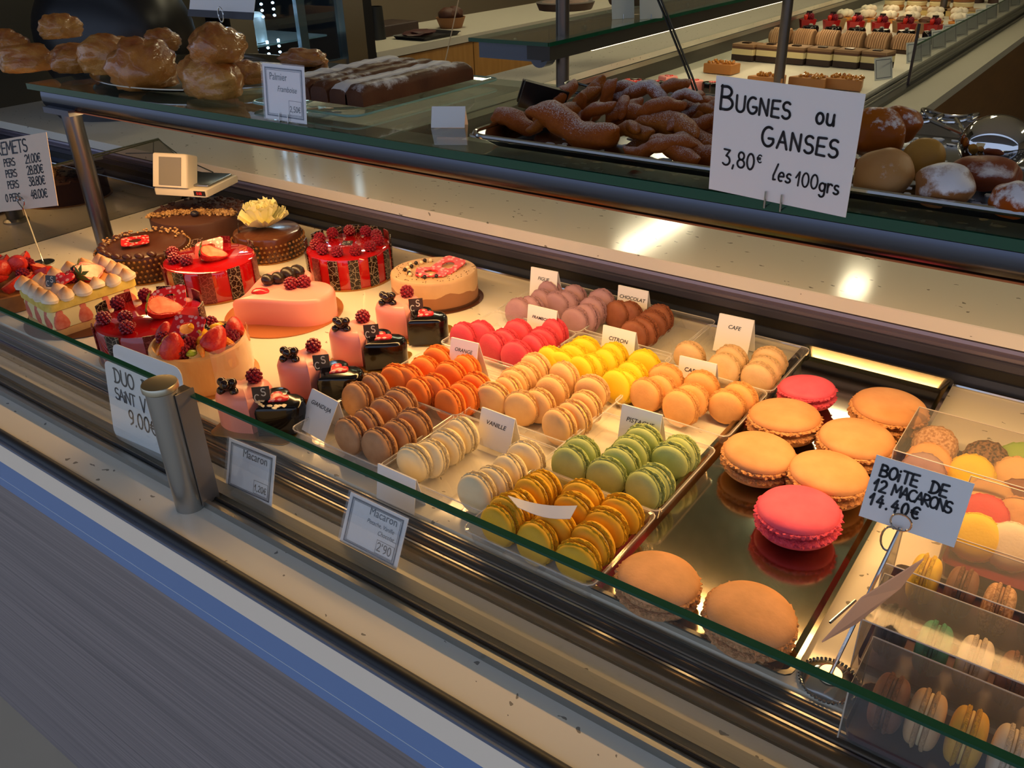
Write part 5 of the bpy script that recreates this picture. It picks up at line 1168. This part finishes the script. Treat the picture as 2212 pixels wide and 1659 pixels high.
# ================================================================== worktop: weighing scale
sc0 = P(405, 432, .088)
sc = thing('weighing_scale', 'beige weighing scale with a grey sloping display panel on the worktop', 'scale', mtx=Matrix.Translation((sc0.x - .05, sc0.y + .02, .088)) @ Matrix.Rotation(math.radians(20), 4, 'Z') @ Matrix.Scale(.5, 4))
bei = mat('scale_beige', 'd6cdb8', .45); gry = mat('scale_grey', '7e7a70', .4)
MB().rbox(-.10, .14, -.03, .20, .0, .028, .012).build('base', bei, sc); MB().rbox(-.085, .125, .01, .185, .030, .036, .01).build('pan', STEELB, sc)
MB().rbox(-.10, .06, -.045, .03, .02, .15, .012, 4, RT((0, 0, 0), -.35, 0, 0)).build('head', bei, sc)
MB().box(-.065, .035, -.0475, -.0455, .028, .135, RT((0, 0, 0), -.35, 0, 0)).build('display_panel', gry, sc, smooth=False)
MB().box(.085, .135, -.032, -.030, .006, .024).build('readout', mat('readout_dark', '221c1c', .3), sc, smooth=False)
mb = MB(); write(mb, '0.00', .098, .010, .010, .14); o = mb.build('digits', mat('red_digits', 'c02020', .4, emit='ff2010', estr=.6), sc, smooth=False); o.location = (0, -.0325, 0)
# clear screens behind the deck
t = thing('acrylic_screen', 'thin clear acrylic screen with dark edges above the end panel', 'screen', (0, 0, 0))
q = [P(205, 340, .14), P(343, 302, .142), P(400, 345, .10), P(460, 372, .088)]
t.location = q[0]; MB().tube([v_ - q[0] for v_ in q], .0014, 6).build('screen_edge', MATS['glass_edge_dark'], t)
# ================================================================== behind: signs, appliance, cabinet items
p = [-1.62, 1.19, .385, .235, .08, -.074, -.35, -.013]
t = card('stand_sign', 'white sign on a wire clip at the top left, cut by the picture edge', p, 'sign'); MB().box(-.118, .118, -.002, .001, -.004, .010).build('black_base', mat('sign_base', '3a3a40', .5), t, smooth=False)
st = thing('sign_stand', 'wire clip stand among the golden pastries', 'stand', (-1.60, 1.14, SZ)); 
MB().lathe([(0, 0), (.02, 0), (.02, .003), (0, .004)], 20).build('foot', STEEL, st); wire(st, [(0, 0, .003), (.005, .02, .06)], .0016, 'rod'); MB().tube([Vector((.005 + .008 * math.cos(a), .035, .078 + .014 * math.sin(a))) for a in [k * math.pi / 8 for k in range(16)]], .0014, 6, closed=True).build('wire_clip', STEEL, st)
ap = thing('black_appliance', 'large rounded black appliance behind the golden pastries', 'appliance', (-2.42, 1.42, .088))
MB().blob((0, 0, .2), (.24, .2, .22), 4, .08, 1.2, 3).build('body', mat('appliance_black', '0c0d12', .35), ap, ang=180); MB().lathe([(.2, 0), (.2, .03), (0, .03)], 28).build('base', mat('appliance_base', '24242a', .4), ap)
def on_cab(px, py): return PX(px, py, -2.95)
bk = thing('basket', 'small wicker basket with two brown muffins on the cabinet', 'basket', (-2.98, on_cab(955, 35).y + .1, .051))
MB().lathe([(0, 0), (.055, 0), (.075, .05), (.07, .05), (.05, .006), (0, .006)], 22).build('basket_body', mat('wicker', '8a5c34', .7, bump=.8, bscale=60), bk)
for y in (-.025, .03): MB().blob((.0, y, .062), (.045, .042, .035), 3, .15, 2, 4).build('muffin', mat('muffin_brown', '4e2a1a', .6), bk)
dt = thing('dark_tray', 'dark tray of reddish pastry on the wooden cabinet', 'tray', (-2.86, on_cab(870, 85).y - .06, .051)); pan(MB(), .10, .26, .015, .01).build('tray_pan', mat('tray_dark', '2c2a2c', .4), dt); MB().blob((-.02, .10, .02), (.07, .08, .015), 3, .3, 2, 5).build('pastry', mat('plum_pastry', '4a2424', .5), dt)
for k, y in enumerate((0, .09)):
    c = MB().lathe([(0, 0), (.045, 0), (.04, .14), (.036, .14), (.036, .01), (0, .01)], 20).build('black_cup', mat('cup_black', '14161a', .5)); c.location = (-3.03, on_cab(815, 60).y + y - .02, .051); tag(c, ('black cup next to the fridge', 'black cup right of another black cup')[k], 'cup', 'black cups on the cabinet')
bx_ = MB().rbox(-.09, .09, -.14, .14, 0, .05, .01).build('dark_box', mat('choc_box', '3a2a26', .5)); bx_.location = (-3.12, on_cab(890, 50).y, .051); tag(bx_, 'flat dark brown box on the wooden cabinet', 'box')
v0 = PY(995, -20, 1.55); v1 = PY(956, 160, 1.55)
t = thing('thin_rod', 'thin pale rod rising behind the glass plate', 'rod', v1); MB().tube([(0, 0, 0), tuple(v0 - v1)], .0013, 6).build('rod', mat('rod_pale', 'b8a680', .4), t)
# ================================================================== far counter
fs_ = thing('far_shelf', 'glass shelf with dark lamp housing over the far counter', 'shelf', (-1.30, 2.0, .226))
MB().box(-.03, .04, -.12, 5.5, .0, .034).build('lamp_housing', mat('housing_dark', '3b3a38', .4, .5), fs_); MB().box(-.20, .05, -.14, 5.5, .037, .046).build('glass_sheet', glass('far_shelf_glass', (.75, .86, .82), haze=.08), fs_, smooth=False)
MB().box(.0501, .0535, -.14, 5.5, .037, .0462).build('polished_edge', GEDGE, fs_, smooth=False); MB().box(-.20, .05, -.1435, -.1401, .037, .0462).build('polished_edge', GEDGE, fs_, smooth=False)
MB().box(.0, .03, .10, 5.4, -.004, -.0005).build('lamp_diffuser', mat('far_glow', 'fff4dc', .5, emit='ffe2b0', estr=5.), fs_)
MB().box(-.20, .0, -.10, -.06, -.008, .036).build('bracket_arm', MATS['bracket_grey'], fs_); MB().lathe([(0, -.02), (.028, -.02), (.028, .02), (0, .02)], 20, mtx=Matrix.Translation((-.028, -.05, .0)) @ Matrix.Rotation(math.pi / 2, 4, 'X')).build('bracket_disc', MATS['bracket_grey'], fs_)
for (x, y, z0, z1, lab) in ((-1.30, 2.0, .0, 1.0, 'round dark post of the far shelf rising behind the fritters'), (-1.062, 2.98, 0, 1.2, 'round grey post standing among the far pastries'), (-1.06, 5.35, 0, 1.2, 'post at the far end of the far counter')):
    t = thing('far_post', lab, 'post', (x, y, z0)); MB().lathe([(.0175, 0), (.0175, z1)], 20).build('tube', mat('post_grey', '6a625c', .35, .8), t); MB().lathe([(.028, 0), (.028, .004), (.018, .006)], 20).build('foot', MATS['post_grey'], t)
for k, (px, lab) in enumerate(((1225, 'round brown tart on the far glass shelf behind the post'), (1300, 'round brown tart on the far glass shelf with price tags'))):
    p = P(px, 22, .272); t = thing('shelf_tart', lab, 'tart', (p.x + (-.02 if k == 0 else .0), p.y + (.02 if k == 0 else .22), .2725), group='tarts on the far shelf'); MB().lathe([(0, 0), (.085, 0), (.095, .022), (.088, .024), (0, .02)], 30, jit=lambda k_, i, a: (.002 * (i % 2), 0)).build('pastry_case', mat('tart_brown', '3c2414', .6), t); MB().lathe([(.085, .021), (.06, .028), (0, .03)], 24).build('filling', mat('tart_fill', '8a5a3c', .5, col2='5a3420', nscale=40), t)
for px in (1350, 1410):
    p = P(px, 40, .272); t = card('shelf_tag', 'grey price tag clipped to the far shelf, ' + ('left one' if px == 1350 else 'right one'), [p.x, p.y - .01, .2725, .07, .08, .9, -.15, 0], 'price tag', 'tags of the far counter', m_=mat('tag_grey', 'bcbeb4', .5)); wire(t, [(0, -.002, .012), (0, -.002, 0), (0, .012, 0)], .001)
cs = [PY(1415, -15, 2.35), PY(1448, 70, 2.35), PY(1476, 140, 2.35), PY(1502, 205, 2.35)]
for dx in (0, 7):
    t = thing('edge_strip', 'curved black edge strip of the far end glass, ' + ('left strand' if dx == 0 else 'right strand'), 'strip', cs[0]); MB().tube([PY(a + dx, b, 2.35) - cs[0] for a, b in ((1415, -15), (1434, 30), (1452, 75), (1470, 120), (1488, 165), (1502, 205))], .0035, 6).build('strip', BLACK, t)
# rows of pastries
def row(n, xa, xb, y, fn, jy=.0):
    for k in range(n): fn(k, xa + (xb - xa) * k / max(1, n - 1), y + random.uniform(-jy, jy))
nth = ['leftmost', 'second from left', 'third from left', 'fourth from left', 'fifth from left', 'rightmost', 'seventh']
def slice_(k, x, y):
    t = thing('layer_slice', nth[k] + ' layered chocolate cream slice in the far counter', 'cake slice', (x, y, 0), math.radians(-8), 'layered slices in the far counter')
    for nm, z0, z1, c in (('sponge', .002, .018, '2e1c12'), ('cream', .018, .034, 'd8c890'), ('sponge', .034, .040, '5a3a22'), ('glaze', .040, .047, '8a6844')): MB().rbox(-.043, .043, -.018, .05, z0, z1, .002, 1).build(nm, mat('sl_' + c, c, .6), t)
    MB().box(-.015, .012, 0, .02, .047, .050).build('chocolate_chip', DCH, t, smooth=False)
row(6, -1.40, -.89, 3.5, slice_)
ves = mat('vermicelli', 'b08860', .55)
def mont(k, x, y):
    t = thing('chestnut_log', nth[k] + ' chestnut log piped with beige strands in the far counter', 'pastry', (x, y, 0), math.radians(-10), 'chestnut logs in the far counter')
    MB().lathe([(0, -.042), (.022, -.042), (.022, .04), (0, .04)], 16, mtx=Matrix.Translation((0, 0, .026)) @ Matrix.Rotation(math.pi / 2, 4, 'Y')).build('log', mat('log_core', '9a744e', .6), t)
    MB().rbox(-.043, .042, -.024, .024, 0, .010, .003).build('base', mat('log_base', '4a3018', .6), t)
    for q in range(8): MB().tube([(-.026 + q * .009, .027 * math.cos(a), .012 + .04 * math.sin(a)) for a in [math.pi * j / 7 for j in range(8)]], .0042, 6).build('strand', ves, t)
row(6, -1.42, -.90, 3.95, mont)
def blk(k, x, y):
    t = thing('black_cake', nth[k] + ' small glossy black cake in the far counter', 'mini cake', (x, y, 0), .2, 'small black cakes in the far counter'); MB().lathe([(.032, 0), (.034, .03), (.030, .036), (0, .037)], 20).build('body', GLK, t); MB().blob((0, 0, .04), (.010, .008, .004), 1).build('topping', mat('silver_bits', '9a9488', .3), t)
row(6, -1.40, -.87, 4.27, blk)
redp = mat('red_paper', 'a01418', .35)
def redc(k, x, y):
    t = thing('red_cup_dessert', nth[k] + ' dessert in a red case topped with berries in the far counter', 'dessert', (x, y, 0), .1, 'red case desserts in the far counter'); MB().lathe([(.030, 0), (.038, .036), (.035, .036), (.030, .03), (0, .03)], 6).build('red_case', redp, t)
    for a, c in ((0, RASP), (2.1, RASP), (4.2, STRAW)): put('berry', c, t, (.014 * math.cos(a), .014 * math.sin(a), .044), .012)
    MB().box(-.012, .012, .012, .014, .036, .062).build('chocolate_chip', DCH, t, smooth=False)
row(6, -1.50, -.92, 4.52, redc); row(5, -1.42, -.95, 4.62, lambda k, x, y: None)
def beigec(k, x, y):
    t = thing('beige_case_dessert', nth[k] + ' dessert in a beige case between the red ones', 'dessert', (x, y, 0), .1, 'beige case desserts in the far counter'); MB().lathe([(.030, 0), (.038, .036), (.035, .036), (.030, .03), (0, .03)], 6).build('case', mat('beige_paper', 'a88a60', .5), t); MB().blob((0, 0, .040), (.024, .024, .012), 2, .3, 2, k).build('topping', mat('choc_top', '6a4630', .5), t)
row(5, -1.38, -.98, 4.60, beigec)
def puff(k, x, y, rw):
    t = thing('cream_puff', nth[k] + ' cream puff with orange filling in the %s of puffs' % rw, 'pastry', (x, y, 0), 0, 'cream puffs in the far counter'); MB().lathe([(0, 0), (.036, 0), (.040, .012), (0, .018)], 18).build('base', mat('puff_orange', 'c88030', .5), t)
    for a in range(4): MB().blob((.018 * math.cos(a * 1.57), .018 * math.sin(a * 1.57), .028), (.020, .020, .014), 2, .1, 2, a).build('cream', mat('puff_cream', 'e4d6bc', .5), t)
row(6, -1.45, -.90, 4.95, lambda k, x, y: puff(k, x, y, 'front row'), .01); row(5, -1.40, -.95, 5.2, lambda k, x, y: puff(k, x, y, 'back row'), .01)
def bun(k, x, y):
    t = thing('cream_bun', nth[k] + ' sugared bun filled with cream at the back of the far counter', 'pastry', (x, y, 0), 0, 'cream buns in the far counter'); MB().lathe([(0, 0), (.045, 0), (.05, .014), (.045, .022), (0, .022)], 20).build('base', mat('bun_gold', 'a8743a', .5), t); MB().lathe([(.045, .022), (.048, .034), (.044, .04), (0, .04)], 20).build('cream', mat('bun_cream', 'e0cc98', .5), t); MB().lathe([(.048, .04), (.046, .052), (.03, .064), (0, .068)], 20).build('lid', mat('bun_top', '8a5424', .5), t)
row(4, -1.36, -1.0, 5.55, bun)
def dome(k, x, y):
    t = thing('cream_dome', nth[k] + ' tall white cream dome on a chocolate base at the back', 'pastry', (x, y, 0), 0, 'cream domes in the far counter'); MB().lathe([(0, 0), (.045, 0), (.045, .03), (0, .03)], 18).build('base', mat('dome_base', '3a2418', .5), t); MB().blob((0, 0, .05), (.055, .055, .04), 3, .12, 2, k).build('cream', mat('dome_cream', 'e6dfc0', .5), t)
row(5, -1.40, -.92, 6.1, dome)
def finger(k, x, y):
    t = thing('wafer_finger', nth[k] + ' long sugared pastry finger near the back tags', 'pastry', (x, y, 0), 0, 'pastry fingers in the far counter'); MB().rbox(-.06, .06, -.02, .02, 0, .02, .004).build('cream', mat('finger_cream', 'c8b070', .5), t); MB().rbox(-.065, .065, -.022, .022, .02, .028, .004).build('wafer', mat('finger_top', '9a7850', .6), t)
row(3, -1.10, -.9, 5.35, finger)
def tart(x, y, rz, kind, lab):
    t = thing('nut_tart', lab, 'tart', (x, y, 0), rz, 'tarts at the near end of the far counter'); pts = [(-.05, -.028), (.05, -.028), (.05, .03), (-.05, .03)] if kind else [(-.055, -.03), (.055, -.02), (.03, .045), (-.03, .045)]
    MB().prism(pts, .002, .028, .003).build('pastry_case', mat('tart_case', 'b07434', .5, bump=.4, bscale=90), t)
    mb = MB()
    for k in range(26): mb.blob((random.uniform(-.042, .042), random.uniform(-.022, .028), .031), (.006, .005, .005), 1, .4, 3, k)
    o = mb.build('nut_topping', mat('caramel_nuts', 'b8782c', .15, coat=.6), t); o['kind'] = 'stuff'
q = P(1553, 160, 0); tart(q.x, q.y + .02, -.1, True, 'yellow almond tart slice left of the far grey post')
for px, py, lab in ((1655, 190, 'nut tart left of the grey post, half behind the sign'), (1745, 192, 'caramel nut tart right of the grey post'), (1822, 195, 'glossy nut tart nearest the far price tag')): q = P(px, py, 0); tart(q.x, q.y + .02, -.15, False, lab)
for k, (px, py, c) in enumerate(((1435, 180, 0), (1490, 190, 0), (1530, 195, 1), (1385, 190, 2), (1405, 192, 1), (1360, 188, 2))):
    q = P(px, py + 12, 0); t = thing('mini_heart_cake', ['small pink heart with brown bow behind the fritters', 'small pink heart cake right of the black strip', 'small black heart behind the sign corner', 'red sugar heart left of the pink ones', 'small black heart between the red and pink ones', 'leftmost red dotted heart behind the fritters'][k], 'mini cake', (q.x, q.y + .02, 0), .3, 'hearts in the far counter')
    heart_solid(.034, .04, .006).build('cake_body', (PINK, GLK, MATS['red_dotted_chocolate'])[c], t, ang=60); o = MB().prism(heart_pts(.015, 24), 0, .003, .0008).build('sugar_heart', MATS['red_dotted_chocolate'] if c != 2 else DCH, t); o.location = (.004, 0, .04)
for k, y in enumerate((3.3, 3.72, 3.86, 4.12, 4.32, 4.55, 4.78, 5.0, 5.25, 5.6, 5.95)):
    t = card('price_tag', 'grey price tag on the far front glass, ' + ['nearest the big sign', 'next to the layered slices', 'beside the chestnut logs', 'beside the small black cakes', 'between black cakes and red cases', 'beside the red cases', 'behind the beige cases', 'beside the front puffs', 'beside the back puffs', 'beside the cream buns', 'farthest from the sign'][k], [-.80, y, 0.001, .085, .075, math.radians(62), -.25, 0], 'price tag', 'tags of the far counter', m_=MATS['tag_grey']); mb = MB(); frame_lines(mb, -.036, .036, .006, .068, .002); ink(t, mb, 'border', MATS['border_ink'])
q = [P(2105, 335, -.849), P(2300, 200, -.849), P(2330, 290, -.849), P(2200, 400, -.849)]
struct(MB().add([Vector((v_.x, v_.y, z)) for z in (-.85, -.846) for v_ in q], [(0, 1, 2, 3), (7, 6, 5, 4)] + [(i, 4 + i, 4 + (i + 1) % 4, (i + 1) % 4) for i in range(4)]).build('floor_strip', mat('pale_floor', 'a9b49a', .4), None, smooth=False), 'pale floor strip in the shop')

for o in list(COL.objects):
    g = o.get('group')
    if g and g.endswith('in the far counter') and o.parent is None and 'heart' not in o.name: o.scale = (1.12, 1.2, 1.38)
    if g == 'tarts at the near end of the far counter': o.scale = (1.15, 1.2, 1.3)
